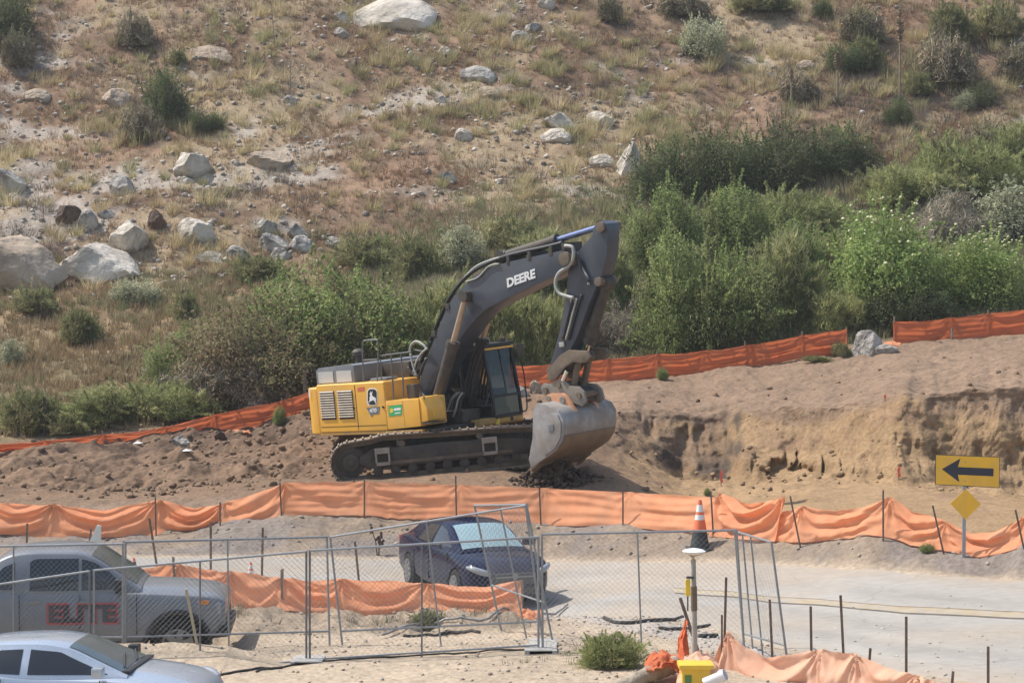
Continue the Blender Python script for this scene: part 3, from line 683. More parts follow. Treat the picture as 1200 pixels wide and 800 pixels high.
BUSHES = [
 # left thicket
 ('green', 395, 445, 190, 150, GL, 'big bright green bush behind the engine of the digger', 1),
 ('green', 330, 420, 110, 90, GL, 'bright green bush at the upper left of the thicket, above the brown brush', 2),
 ('mixed', 300, 468, 200, 132, GL, 'wide brownish green bush with a dark hollow base left of the digger', 1),
 ('dead', 268, 478, 140, 70, GL, 'tangle of dry brown brush right against the far fence, left of the digger', 1),
 ('mixed', 400, 458, 110, 92, GL, 'dark brownish bush directly behind the tail of the digger', 2),
 ('green', 212, 452, 105, 70, GL, 'low green bush spreading out at the left tip of the thicket', 3),
 ('olive', 185, 492, 110, 54, GL, 'olive bush on the far fence below the left tip of the thicket', 1),
 ('olive', 118, 500, 105, 50, GL, 'feathery olive bush right of the lone steel post on the far fence', 2),
 ('broom', 235, 486, 80, 40, GL, 'small pale olive bush just left of the dry brown brush on the fence', 1),
 ('broom', 35, 507, 90, 50, GL, 'greyish olive bush left of the lone steel post at the photo edge', 2),
 ('broom', 80, 508, 60, 30, GL, 'small olive bush at the foot of the lone steel post', 1),
 # meadow
 ('broom', 92, 402, 54, 40, GH, 'rounded olive bush alone in the dry meadow at left', 2),
 ('broom', 216, 374, 36, 38, GH, 'small upright green bush in the meadow below the wedge boulder', 1),
 ('sage', 12, 430, 36, 34, GH, 'grey sage bush at the left edge of the dry meadow', 1),
 ('sage', 160, 356, 58, 34, GH, 'pale grey green sage bush below the left rock pile', 2),
 ('broom', 40, 365, 60, 34, GH, 'low olive bush under the huge tan outcrop', 1),
 ('broom', 300, 332, 90, 34, GH, 'low olive bush in the grass below the right rock pile', 2),
 # centre
 ('olive', 470, 436, 95, 108, GC, 'tall olive bush between the green bush and the boom foot', 1),
 ('olive', 520, 420, 85, 96, GC, 'feathery olive bush seen left of the boom', 2),
 ('olive', 590, 425, 95, 118, GC, 'feathery olive bush framed under the boom', 1),
 ('olive', 640, 425, 80, 110, GC, 'feathery olive bush just left of the lower arm', 3),
 ('olive', 555, 380, 110, 80, GC, 'olive bush behind the middle of the boom', 3),
 ('olive', 640, 345, 100, 80, GC, 'olive bush above the boom tip', 2),
 ('sage', 538, 314, 62, 52, GC, 'whitish sage bush standing above the boom bend', 1),
 ('broom', 486, 328, 66, 50, GC, 'olive grey bush left of the whitish sage bush', 2),
 ('broom', 600, 290, 90, 40, GC, 'low olive bush on the slope right of the whitish sage bush', 1),
 ('broom', 430, 310, 90, 42, GC, 'low olive bush on the slope above the big bright green bush', 1),
 ('dead', 712, 412, 74, 64, GC, 'grey leafless bush right of the digger arm on the far fence', 2),
 ('olive', 722, 370, 60, 90, GC, 'narrow olive bush just right of the arm top', 2),
 # right thicket
 ('green', 790, 418, 120, 142, GR, 'tall green bush nearest the digger arm in the right thicket', 2),
 ('green', 850, 405, 130, 132, GR, 'tall dense green bush with a dark base left of the fence gap', 1),
 ('green', 775, 320, 110, 110, GR, 'bright green bush high beside the top of the arm', 3),
 ('green', 862, 300, 120, 80, GR, 'bright green bush under the dark oak scrub', 2),
 ('mixed', 840, 412, 80, 60, GR, 'brownish bush hugging the far fence below the tall dense green bush', 2),
 ('dark', 790, 235, 100, 74, GR, 'dark oak scrub at the upper left corner of the right thicket', 1),
 ('dark', 850, 225, 100, 84, GR, 'dark oak scrub second from the left in the dark row', 2),
 ('dark', 925, 222, 110, 80, GR, 'darkest oak scrub in the middle of the dark row', 3),
 ('dark', 990, 208, 110, 64, GR, 'dark oak scrub at the right end of the dark row', 1),
 ('olive', 935, 280, 120, 70, GR, 'olive bush below the darkest oak scrub', 1),
 ('olive', 920, 388, 110, 120, GR, 'tall olive bush between the dense green bush and the flowering one', 2),
 ('olive', 972, 392, 90, 80, GR, 'olive green bush behind the end of the far fence at the gap', 3),
 ('flower', 1040, 375, 165, 155, GR, 'big elder bush dotted with cream blossom behind the speckled boulder', 1),
 ('flower', 1150, 362, 130, 90, GR, 'lower elder bush with cream blossom at the right edge, behind the fence', 2),
 ('dark', 1060, 385, 120, 62, GR, 'dark shaded bush under the big flowering elder', 2),
 ('olive', 1060, 240, 120, 70, GR, 'olive bush above the big flowering elder', 3),
 ('olive', 1130, 235, 120, 90, GR, 'olive bush above the lower elder at right', 1),
 ('olive', 1190, 210, 90, 70, GR, 'olive bush at the right edge of the slope above the grey brush', 2),
 ('sage', 1180, 285, 110, 70, GR, 'pale grey green brush above the lower elder at the right edge', 1),
 ('olive', 965, 335, 110, 80, GR, 'olive bush left of the big flowering elder, halfway up its height', 1),
 ('olive', 1110, 330, 110, 70, GR, 'olive bush wedged between the two flowering elders', 3),
 ('green', 925, 345, 90, 90, GR, 'light green bush between the tall green bushes and the flowering elder', 3),
 ('mixed', 1110, 200, 100, 50, GR, 'greyish bush on the slope right of the dark row', 1),
 ('dead', 1120, 285, 90, 60, GR, 'grey twiggy bush right of the big flowering elder', 3),
 # hillside
 ('dark', 196, 142, 58, 66, GH, 'dark round shrub standing alone on the left hillside', 1),
 ('dark', 238, 154, 50, 28, GH, 'small dark shrub at the right foot of the lone round shrub', 2),
 ('scrub', 165, 165, 60, 44, GH, 'grey brown brush below the lone round shrub', 1),
 ('dark', 14, 50, 70, 66, GH, 'grey green shrub in the top left corner', 3),
 ('scrub', 20, 80, 50, 40, GH, 'grey brush below the corner shrub at the top left', 2),
 ('scrub', 158, 56, 54, 40, GH, 'grey bush near the top left above the lone round shrub', 1),
 ('broom', 208, 76, 22, 20, GH, 'tiny dark bush above the lone round shrub', 1),
 ('sage', 824, 70, 56, 58, GH, 'grey green dried agave clump at the top of the slope above the dark row', 2),
 ('scrub', 800, 20, 70, 34, GH, 'grey brush at the top edge above the dried agave clump', 1),
 ('dark', 990, 86, 50, 40, GH, 'dark green bush left of the tall yucca stalk', 2),
 ('scrub', 1010, 50, 70, 40, GH, 'grey brush above the dark bush near the tall yucca stalk', 2),
 ('broom', 1012, 82, 50, 40, GH, 'olive bush at the upper left of the tall yucca stalk', 2),
 ('dark', 1056, 148, 42, 34, GH, 'small dark bush at the foot of the tall yucca stalk', 1),
 ('broom', 1075, 112, 40, 34, GH, 'olive bush right of the tall yucca stalk', 1),
 ('dark', 1152, 126, 48, 30, GH, 'dark bush right of the whitish bush at the upper right', 3),
 ('sage', 1130, 130, 30, 22, GH, 'whitish low bush on the upper right slope', 1),
 ('scrub', 1110, 100, 80, 62, GH, 'wide grey brush at the upper right between two green bushes', 1),
 ('broom', 1112, 52, 60, 48, GH, 'green bush above the wide grey brush at the upper right', 2),
 ('broom', 1170, 45, 66, 48, GH, 'yellowish green bush in the top right corner', 1),
 ('scrub', 1190, 95, 50, 40, GH, 'grey brush at the right edge below the corner bush', 2),
 ('scrub', 936, 118, 56, 34, GH, 'grey brush at the foot of the short yucca stalks', 1),
 ('dark', 966, 22, 28, 22, GH, 'small dark bush at the top edge left of the tall yucca stalk', 1),
 ('broom', 890, 14, 90, 30, GH, 'yellowish bush along the top edge of the right slope', 2),
 ('scrub', 715, 26, 40, 30, GH, 'grey bush near the top edge left of the dried agave clump', 2),
 ('scrub', 1160, 195, 80, 50, GH, 'grey brush on the slope above the pale grey green brush', 2),
]
for kd, px, pyb, w, h, gp, lab, sd in BUSHES:
    bush(kd, px, pyb, w, h, lab, sd, group=gp)
# near plants
bush('olive', 718, 805, 74, 48, 'green weedy bush at the bottom edge left of the grey pole', 1, name='weed', Y=33.2)
bush('green', 776, 445, 15, 16, 'tiny green sprout against the far fence, the left one', 1, name='weed', group='sprouts at the far fence')
bush('green', 832, 430, 16, 26, 'green sprout climbing the far fence under the tall dense green bush', 2, name='weed', group='sprouts at the far fence')
bush('broom', 985, 417, 26, 18, 'low weed at the right end of the far fence beside the speckled boulder', 1, name='weed', group='sprouts at the far fence')
bush('broom', 955, 424, 40, 7, 'low weed patch under the dappled end of the far fence', 2, name='weed', group='sprouts at the far fence')
bush('green', 1086, 648, 18, 12, 'tiny green weed on the grey bank left of the arrow sign post', 1, name='weed')
bush('green', 829, 582, 10, 9, 'small weed behind the near fence at the overlap', 2, name='weed')
bush('broom', 500, 722, 50, 20, 'low grey green weed under the fallen end of the middle fence', 2, name='weed', Y=38.6)
bush('green', 327, 498, 14, 24, 'small green sprout in front of the far fence left of the digger', 1, name='weed')
# dry stalks: tall yucca spikes on the slope and the brown weed at the near fence
def yucca(px, pyb, pyt, lab, cap=.16):
    b = G(px, pyb); s = F / b.y; h = (pyb - pyt) / s
    o = empty('yucca', b, lab, 'yucca', 'dry yucca stalks on the right slope')
    mb = MB(); rng = random.Random(px)
    mb.tube([(0, 0, -.1), (.02, 0, h * .5), (-.02, 0, h * .8), (0, 0, h)], [.055, .045, .035, .02], 7)
    mb.build('stalk', mat('yucca_stalk', (.30, .23, .16), .9), o)
    fb = MB()
    for i in range(70):
        z = h * (.66 + .34 * rng.random()); a = rng.uniform(0, 6.28); r = cap * (1 - abs((z / h - .82) / .2) ** 2 * .8)
        fb.tube([(0, 0, z), (math.cos(a) * r, math.sin(a) * r, z + .06)], [.05, .015], 4)
    fb.build('seed_head', mat('yucca_seed', (.24, .175, .11), .9), o)
    lb = MB()
    for i in range(60):
        a = rng.uniform(0, 6.28); t = rng.uniform(.2, 1.2); L = rng.uniform(.4, .7); d = Vector((math.cos(a) * math.cos(t), math.sin(a) * math.cos(t), math.sin(t)))
        q = d.cross(Vector((0, 0, 1))).normalized() * .03
        lb.add([-q, q, d * L], [(0, 1, 2)])
    lb.build('leaf_rosette', mat('yucca_leaf', (.20, .22, .15), .7), o)
yucca(1054, 122, 14, 'tallest yucca stalk with a brown seed head on the upper right slope', .2)
yucca(981, 122, 62, 'shorter yucca stalk with a pale head left of the tallest one', .2)
yucca(927, 126, 82, 'thin low yucca stalk, leftmost of the three on the right slope', .08)
def twig(name, px, pyb, pyt, lean, lab, c=(.28, .23, .19), Y=None):
    b = G(px, pyb) if Y is None else onfloor(px, Y); s = F / b.y; h = (pyb - pyt) / s; rng = random.Random(px)
    mb = MB(); mb.tube([b - Vector((0, 0, .1)), b + Vector((lean * h * .5, 0, h * .5)), b + Vector((lean * h, 0, h))], [.03, .022, .01], 6)
    for i in range(5):
        t = rng.uniform(.35, .95); p = b + Vector((lean * h * t, 0, h * t))
        mb.tube([p, p + Vector((rng.uniform(-.3, .3) * h, rng.uniform(-.1, .1), rng.uniform(.05, .25) * h))], [.014, .005], 4)
    return tag(mb.build(name, mat('dead_wood_' + name, c, .95), None), lab, 'branch')
twig('dry_stick', 340, 110, 56, .02, 'bare grey stick standing on the upper hillside left of centre')
twig('dry_stick', 322, 50, 4, -.1, 'bare grey twig near the top of the hillside left of centre')
twig('dead_branch', 292, 474, 450, .5, 'pale dead branch poking out of the dry brush above the far fence')
# brown seeding weed in front of the near fence
b = onfloor(443, 50.0); s_ = F / b.y
mb = MB()
for dx, h_, q in ((-.08, .62, -.16), (.0, .5, .06), (.05, .40, .02)):
    tp = b + Vector((q, 0, h_)); mb.tube([b + Vector((dx * .3, 0, -.05)), b + Vector((q * .4, 0, h_ * .5)), tp], [.016, .013, .01], 5)
    mb.tube([tp - Vector((0, 0, .12)), tp + Vector((0, 0, .04))], [.045, .03], 6); mb.tube([b + Vector((q * .5 + .02, 0, h_ * .55)), b + Vector((q * .5 + .10, 0, h_ * .7))], [.03, .035], 6)
tag(mb.build('dry_weed', mat('dry_weed_brown', (.09, .055, .04), .9), None), 'dark brown seeding weed in front of the near orange fence', 'weed')

# grass: straw tufts on the hillside, one uncountable cover per kind
def grass(name, n, reg, dens, blades, hh, ww, pal, lab, seed, spread=.10, lean=.5, tone=None):
    rng = np.random.default_rng(seed)
    px = rng.uniform(reg[0], reg[1], n); y = rng.uniform(reg[2], reg[3], n); x = (px - 600) / F * y
    k = rng.uniform(size=n) < dens(x, y, px); x, y, px = x[k], y[k], px[k]; n = len(x); z = H(x, y)
    pal = np.array(pal)
    pt = np.clip((fbm(x / 3.5, y / 2.5, seed + 60, 3) * .5 + .5 + rng.normal(size=n) * .22) * len(pal), 0, len(pal) - 1).astype(int)
    tc = pal[pt] * rng.uniform(.78, 1.2, n)[:, None]
    sc = rng.uniform(.5, 1.35, n)
    B = blades; I = np.repeat(np.arange(n), B); N = len(I)
    a = rng.uniform(0, 6.283, N); r = spread * np.sqrt(rng.uniform(size=N)) * sc[I]
    bx = x[I] + r * np.cos(a); by = y[I] + r * np.sin(a); bz = z[I] - .03
    hgt = hh * sc[I] * rng.uniform(.55, 1.1, N); ln = lean * rng.uniform(.1, 1, N)
    dx = np.cos(a) * ln * hgt + .08 * hgt; dy = np.sin(a) * ln * hgt
    fa = rng.uniform(0, 6.283, N); wx = ww * np.cos(fa) / 2; wy = ww * np.sin(fa) / 2
    V = np.stack([np.stack([bx - wx, by - wy, bz], 1), np.stack([bx + wx, by + wy, bz], 1), np.stack([bx + dx, by + dy, bz + hgt], 1)], 1).reshape(-1, 3)
    col = np.repeat(tc[I] * rng.uniform(.8, 1.2, N)[:, None], 3, 0)
    me = arr_mesh(name, V, np.arange(N * 3).reshape(N, 3), col)
    return tag(link(name, me, None, mat('dry_grass_blade', (0, 0, 0), .85, var=.05, attr=True, transl=.35, spec=.15)), lab, 'grass', kind='stuff')
STRAW = [(.38,.26,.17),(.31,.215,.145),(.50,.41,.25),(.34,.27,.17),(.44,.36,.22),(.29,.26,.13)]
RUST = [(.32,.185,.11),(.36,.24,.145),(.27,.17,.115),(.43,.32,.19)]
def d_h(x, y, px):
    pale = sstep(.18, .50, fbm(x / 4.5, y / 2.4, 150, 4) + .22 * np.exp(-((y - 88) / 5) ** 2))
    return np.clip(.25 + .9 * sstep(-.3, .4, fbm(x / 2.2, y / 2.2, 160, 4)), 0, 1) * (1 - .75 * pale) * sstep(-5, 1, y - near(16, x, y)) 
grass('dry_grass', 88000, (-300, 1580, 76, 117), d_h, 11, .26, .026, RUST + STRAW[:3] + [(.24,.19,.15)], 'short russet and straw coloured dry grass covering the hillside', 11)
grass('dry_grass', 6000, (-300, 1580, 76, 117), lambda x, y, px: np.clip(.18 + 1.3 * sstep(.0, .45, fbm(x / 3, y / 3, 165, 3)), 0, 1) * sstep(-3, 3, y - near(16, x, y)), 70, .66, .026, [(.52,.42,.24),(.58,.49,.30),(.46,.40,.22),(.38,.36,.19)], 'pale straw bunch grass tufts dotted over the hillside', 12, .20, .85)
grass('dry_scrub', 9200, (-300, 1580, 78, 117), lambda x, y, px: sstep(.05, .45, fbm(x / 3.2, y / 2.6, 171, 3) + .22 * sstep(850, 1000, px)) * (.55 + .45 * sstep(800, 1000, px)), 40, .42, .024, [(.20,.165,.14),(.24,.195,.165),(.17,.165,.11),(.27,.22,.185)], 'low grey brown scrub in drifts on the hillside', 13, .26, .9)
def d_m(x, y, px): return (1 - sstep(-3, 4, y - near(16, x, y))) * sstep(.8, 2.0, y - near(14, x, y)) * (1 - sstep(380, 520, px))
grass('dry_grass', 13000, (-320, 540, 63, 90), d_m, 12, .36, .03, [(.36,.26,.15),(.31,.225,.13),(.40,.31,.19),(.25,.20,.11)], 'soft tan dry grass on the meadow left of the thicket', 14)
def d_g(x, y, px): return np.clip(np.exp(-((y - near(16, x, y) + 1.2) / 2.0) ** 2) * sstep(-.3, .25, fbm(x / 4, y / 3, 181, 3)) * 1.2 + .55 * sstep(.1, .4, fbm(x / 4, y / 2.5, 182, 3)) * (1 - sstep(-3, 0, y - near(16, x, y))), 0, 1) * (1 - sstep(420, 560, px)) * sstep(1.2, 2.4, y - near(14, x, y))
grass('green_grass', 8000, (-60, 640, 63, 92), d_g, 20, .36, .024, [(.28,.29,.15),(.34,.33,.18),(.24,.26,.14),(.40,.35,.21)], 'olive green grass below the rock piles and in the meadow', 15, .16)
def d_u(x, y, px): return sstep(400, 520, px) * sstep(1.0, 2.4, y - near(14, x, y)) * (1 - sstep(-1, 5, y - near(16, x, y) - 1)) * .95
grass('undergrowth', 36000, (400, 1580, 66, 98), d_u, 18, .40, .026, [(.27,.28,.14),(.33,.32,.17),(.24,.25,.13),(.40,.34,.22),(.33,.28,.19)], 'olive undergrowth filling the gaps between the shrubs', 16, .2)
def d_w(x, y, px): return np.clip(np.abs(y - near(6, x, y) + .5) < .6, 0, 1) * sstep(.1, .4, fbm(x / .8, y / .8, 191, 3)) * (1 - sstep(600, 640, px))
grass('weeds', 500, (260, 640, 37, 40), d_w, 14, .22, .012, [(.30,.25,.15),(.20,.19,.11),(.36,.30,.2)], 'dry weeds on the earth strip under the middle orange fence', 17, .1)
grass('weeds', 420, (560, 900, 33, 40), lambda x, y, px: sstep(.15, .4, fbm(x / 1.2, y / 1.2, 192, 3)), 10, .13, .012, [(.26,.24,.14),(.34,.29,.19)], 'thin dry weeds on the gravel beside the road', 18, .08)
# ------------------------------------------------------------------ orange silt fences
ORG = mat('orange_fabric', (.93, .40, .205), .75, var=.13, scale=2.2, bump=.2, bscale=40, dirt=(.82, .48, .31), dirt_amt=.45, dscale=1.6, transl=.45, spec=.2)
ORG2 = mat('faded_orange_fabric', (.90, .50, .33), .75, var=.07, scale=3, bump=.12, bscale=25, dirt=(.78, .60, .47), dirt_amt=.45, dscale=1.6, transl=.35, spec=.2)
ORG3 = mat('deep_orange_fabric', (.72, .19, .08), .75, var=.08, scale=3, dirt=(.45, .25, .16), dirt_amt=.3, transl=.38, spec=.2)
STEEL_RUST = mat('rusty_steel', (.21, .15, .12), .8, metal=.3, var=.3, scale=14)
WOOD = mat('weathered_wood', (.30, .23, .165), .9, var=.25, scale=9, bump=.3)
def fabric(name, prof, stakes, parent, m, Yf, seed, amp=.10, lean=.0, nu=260, nv=26, swoop=1.0, horiz=0.0, sag=.03, flop=None):
    """cloth hung between stakes; prof = [(px, y_top, y_bottom)]"""
    prof = sorted(prof); pp = np.array(prof, float)
    ps = np.linspace(pp[0, 0], pp[-1, 0], nu)
    st = np.array(sorted(set([pp[0, 0]] + [s for s in stakes if pp[0, 0] < s < pp[-1, 0]] + [pp[-1, 0]])))
    yt = np.interp(ps, pp[:, 0], pp[:, 1]); yb = np.interp(ps, pp[:, 0], pp[:, 2])
    Y = np.array([Yf(p) for p in ps])
    TP = np.array([P(a, b, c)[:] for a, b, c in zip(ps, yt, Y)]); BP = np.array([P(a, b, c)[:] for a, b, c in zip(ps, yb, Y)])
    gz = H(BP[:, 0], BP[:, 1]); 
    BP[:, 2] = np.minimum(BP[:, 2], gz + .04)
    tg = np.gradient(TP, axis=0)[:, :2]; tg /= np.linalg.norm(tg, axis=1)[:, None]; nrm = np.stack([tg[:, 1], -tg[:, 0]], 1)
    nrm *= np.where(nrm[:, 1:2] > 0, -1, 1)
    k = np.clip(np.searchsorted(st, ps, side='right') - 1, 0, len(st) - 2); q = (ps - st[k]) / (st[k + 1] - st[k])
    rng = np.random.default_rng(seed); ph = rng.uniform(0, 6.28, len(st)); fr = rng.uniform(.7, 1.5, len(st)); am = rng.uniform(.45, 1.3, len(st)); sk = rng.uniform(-.8, .8, len(st))
    t = np.linspace(0, 1, nv)[None, :]
    q2 = q[:, None]; droop = 4 * q2 * (1 - q2)
    base = TP[:, None, :] * (1 - t[..., None]) + BP[:, None, :] * t[..., None]
    Q = np.repeat(q2, nv, 1); T = np.repeat(t, nu, 0); S = (k + q)[:, None] + 0 * T
    fold = np.sin(6.283 * (1.35 * T * fr[k][:, None] - swoop * 1.1 * droop * (1 - .6 * T) + sk[k][:, None] * Q) + ph[k][:, None] + 2.0 * fbm(S * 1.7, T * 1.5, seed, 3))
    env = (np.sin(np.pi * Q) ** .7) * (.25 + .75 * np.sin(np.pi * np.clip(T, .02, .98)) ** .5)
    d = amp * am[k][:, None] * (.62 * fold * env + .5 * fbm(S * 2.2, T * 2.0, seed + 3, 3) * env)
    d = d + amp * .30 * (np.abs(fbm(S * 5.0 + T * 2, T * 4.0 - S, seed + 21, 3)) - .2) * env
    # pull creases radiating from the tops of the stakes
    for side in (0, 1):
        qq = Q if side == 0 else 1 - Q
        ang = np.arctan2(T + .02, qq * 2.2 + .02); rad = np.sqrt(T ** 2 + (qq * 2.2) ** 2)
        d = d + amp * .42 * np.sin(ang * 11 + ph[k][:, None] * 3) * np.exp(-rad * 2.2) * sstep(.0, .12, rad)
    d = d + horiz * np.sin(6.283 * (4.2 * T + 1.1 * fbm(S * .9, T * .6, seed + 8, 2)) + S) * env * .6
    d = d - lean * (1 - T) + (.04 + .05 * fbm(S * 3, T * 2, seed + 9, 2)) * sstep(.75, 1, T)
    if flop is not None: d = d + flop(ps)[:, None] * (1 - T) ** 1.5
    V = base.copy(); V[..., 0] += nrm[:, None, 0] * d; V[..., 1] += nrm[:, None, 1] * d
    V[..., 2] += (-sag * droop * (1 - T) ** 2 * am[k][:, None]) + .02 * fbm(S * 6, T * 3, seed + 11, 3) * (1 - T)
    idx = np.arange(nu * nv).reshape(nu, nv)
    Fq = np.stack([idx[:-1, :-1].ravel(), idx[1:, :-1].ravel(), idx[1:, 1:].ravel(), idx[:-1, 1:].ravel()], 1)
    me = arr_mesh(name, V.reshape(-1, 3), Fq); me.polygons.foreach_set('use_smooth', np.ones(len(me.polygons), bool))
    return link(name, me, parent, m)
def stake(px, pyt, pyb, Y, parent, m=None, w=.035, name='stake', lean=None):
    """steel T section or square wooden stake between two heights; driven into the ground below"""
    tp = P(px if lean is None else lean, pyt, Y); bt = P(px, pyb, Y); gz = hz(bt.x, bt.y); 
    bt = bt + (bt - tp) * ((max(bt.z - gz, 0) + .25) / max(tp.z - bt.z, .2))
    mb = MB(); ax = (tp - bt).normalized(); a = Vector((1, 0, 0)); a = (a - ax * a.dot(ax)).normalized(); b = ax.cross(a)
    def bar(u0, u1, v0, v1):
        vs = [q + a * u + b * v for q in (bt, tp) for u, v in ((u0, v0), (u1, v0), (u1, v1), (u0, v1))]
        mb.add(vs, [(0,3,2,1),(4,5,6,7),(0,1,5,4),(1,2,6,5),(2,3,7,6),(3,0,4,7)])
    if m is None:
        bar(-w/2, w/2, -.004, .004); bar(-.004, .004, .0042, w*.9)
    else: bar(-w/2, w/2, -w/2, w/2)
    return mb.build(name, m or STEEL_RUST, parent, sm=False)
def fence_thing(loc, lab, group='orange fabric fences'):
    return empty('fabric_fence', (0, 0, 0), lab, 'fabric fence', group)
Y9 = lambda p: lineY(9, p)
# near fence, long left run
f1 = fence_thing(None, 'long near orange fabric fence running behind the dark car, in front of the digger')
S1 = [183, 258, 330, 427, 535, 634, 730, 833]
fabric('fabric', [(-60,585,634),(0,587,632),(60,592,630),(120,595,629),(183,586,628),(225,593,628),(258,590,627)], [-30, 60, 183], f1, ORG, Y9, 3, amp=.20, nu=220, lean=.26, sag=.08, swoop=1.3)
fabric('fabric', [(258,590,627),(290,580,618),(330,567,606)], [], f1, ORG, lambda p: Y9(p) - .03, 4, amp=.10, nu=60, lean=.28, swoop=.4)
fabric('fabric', [(330,567,606),(380,565,603),(427,566,603),(480,567,607),(535,569,611),(580,571,613),(634,573,615),(690,575,616),(730,577,617),(785,581,621),(835,583,626)], S1, f1, ORG, Y9, 6, amp=.05, nu=320, lean=.28, horiz=.03, sag=.01, swoop=.3)
for p, a, b_, l in ((183,582,628,182),(258,588,628,258),(330,565,607,328),(427,561,606,427),(535,557,613,534),(634,569,617,632),(730,571,619,730)):
    stake(p, a, b_, Y9(p) - .12, f1, lean=l)
# near fence, right run, overlapping the left one and slumping towards the sign
f2 = fence_thing(None, 'near orange fabric fence at right, crumpled and slumping behind the arrow sign post')
fabric('fabric', [(832,578,628),(850,580,629),(870,585,631),(890,583,632),(909,582,633)], [], f2, ORG, lambda p: Y9(p) - .10, 9, amp=.20, nu=90, lean=.24, swoop=1.6, sag=.1)
fabric('fabric', [(905,600,633),(928,592,635),(950,597,634),(975,598,632),(1001,594,624),(1035,583,628),(1061,599,634),(1095,609,637),(1115,618,645),(1131,624,651),(1155,622,652),(1175,614,648),(1195,604,642),(1235,600,640),(1300,612,662),(1400,640,690)], [930,1035,1100,1195,1300], f2, ORG, Y9, 12, amp=.13, nu=400, lean=.26, swoop=.9, horiz=.03)
for p, a, b_, l in ((836,575,629,833),(937,581,636,926),(1035,574,629,1035),(1104,592,640,1093),(1200,597,643,1190)):
    stake(p, a, b_, Y9(p) - .16, f2, lean=l)
# far fence behind the digger
Y14f = lambda p: lineY(14, p)
f3 = fence_thing(None, 'far orange fabric fence at left, dark in shade, rising to the tail of the digger')
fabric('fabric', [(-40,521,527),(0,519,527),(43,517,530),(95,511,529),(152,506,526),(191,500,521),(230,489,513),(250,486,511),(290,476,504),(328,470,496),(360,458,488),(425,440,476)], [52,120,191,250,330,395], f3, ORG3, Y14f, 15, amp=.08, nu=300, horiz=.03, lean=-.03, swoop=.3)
for p, a, b_ in ((120,505,528),(191,496,521),(250,482,511),(330,466,497)): stake(p, a, b_, Y14f(p) + .06, f3, WOOD, .04)
f4 = fence_thing(None, 'far orange fabric fence behind the bucket, ending at the speckled boulder')
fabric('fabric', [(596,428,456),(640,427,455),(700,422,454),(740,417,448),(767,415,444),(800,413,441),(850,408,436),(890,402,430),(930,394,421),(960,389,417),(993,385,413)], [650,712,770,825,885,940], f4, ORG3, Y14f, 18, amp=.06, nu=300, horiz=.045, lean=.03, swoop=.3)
for p, a, b_ in ((712,415,455),(770,410,444),(873,399,434),(940,388,421),(992,383,414)): stake(p, a, b_, Y14f(p) + .06, f4, WOOD, .04)
f5 = fence_thing(None, 'far orange fabric fence right of the speckled boulder, dappled with bush shade')
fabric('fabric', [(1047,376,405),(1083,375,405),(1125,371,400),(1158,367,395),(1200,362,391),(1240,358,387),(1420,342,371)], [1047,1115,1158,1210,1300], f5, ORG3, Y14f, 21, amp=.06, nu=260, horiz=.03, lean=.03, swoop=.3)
for p, a, b_ in ((1048,371,405),(1158,363,396)): stake(p, a, b_, Y14f(p) + .06, f5, WOOD, .04)
stake(1116, 384, 403, Y14f(1116) - .35, f5, WOOD, .07)
# middle fence between the parked pickup and the road
Y6f = lambda p: lineY(6, p)
f6 = fence_thing(None, 'low orange fabric fence between the grey pickup and the road, ending at the dark car')
fabric('fabric', [(150,672,712),(162,667,711),(190,661,710),(207,662,710),(235,666,710),(267,671,711),(300,674,719),(318,678,717),(340,679,714),(360,680,717),(386,680,721),(420,681,722),(460,681,719),(500,685,713),(540,688,716),(570,688,719),(612,681,711)], [207,267,330,400,500], f6, ORG, Y6f, 24, amp=.17, nu=320, lean=.26, swoop=1.0, sag=.04)
for p, a, b_, l in ((206,652,711,203),(331,667,716,330),(612,680,712,612)): stake(p, a, b_, Y6f(p) + .1, f6, WOOD, .04, lean=l)
# faded fence at the bottom right corner
Y4f = lambda p: float(np.interp(p, [800, 842, 1073, 1200], [33.4, 33.0, 30.6, 29.5]))
f7 = fence_thing(None, 'faded pale orange fabric fence sagging across the bottom right of the photo')
fabric('fabric', [(812,792,824),(826,768,822),(842,740,818),(861,760,820),(883,771,826),(915,768,830),(947,763,832),(991,768,836),(1023,784,842),(1061,793,848),(1100,806,852)], [842,947,991,1061], f7, ORG2, Y4f, 27, amp=.14, nu=240, lean=.28, swoop=.8, sag=.02)
for p, a, b_, l in ((849,676,752,851),(906,702,790,902),(951,710,775,950),(989,697,778,985),(1016,759,810,1020),(1062,722,805,1062),(1113,786,830,1117),(1158,757,830,1158)):
    stake(p, a, b_, Y4f(p) + .42, f7, lean=l, w=.038)

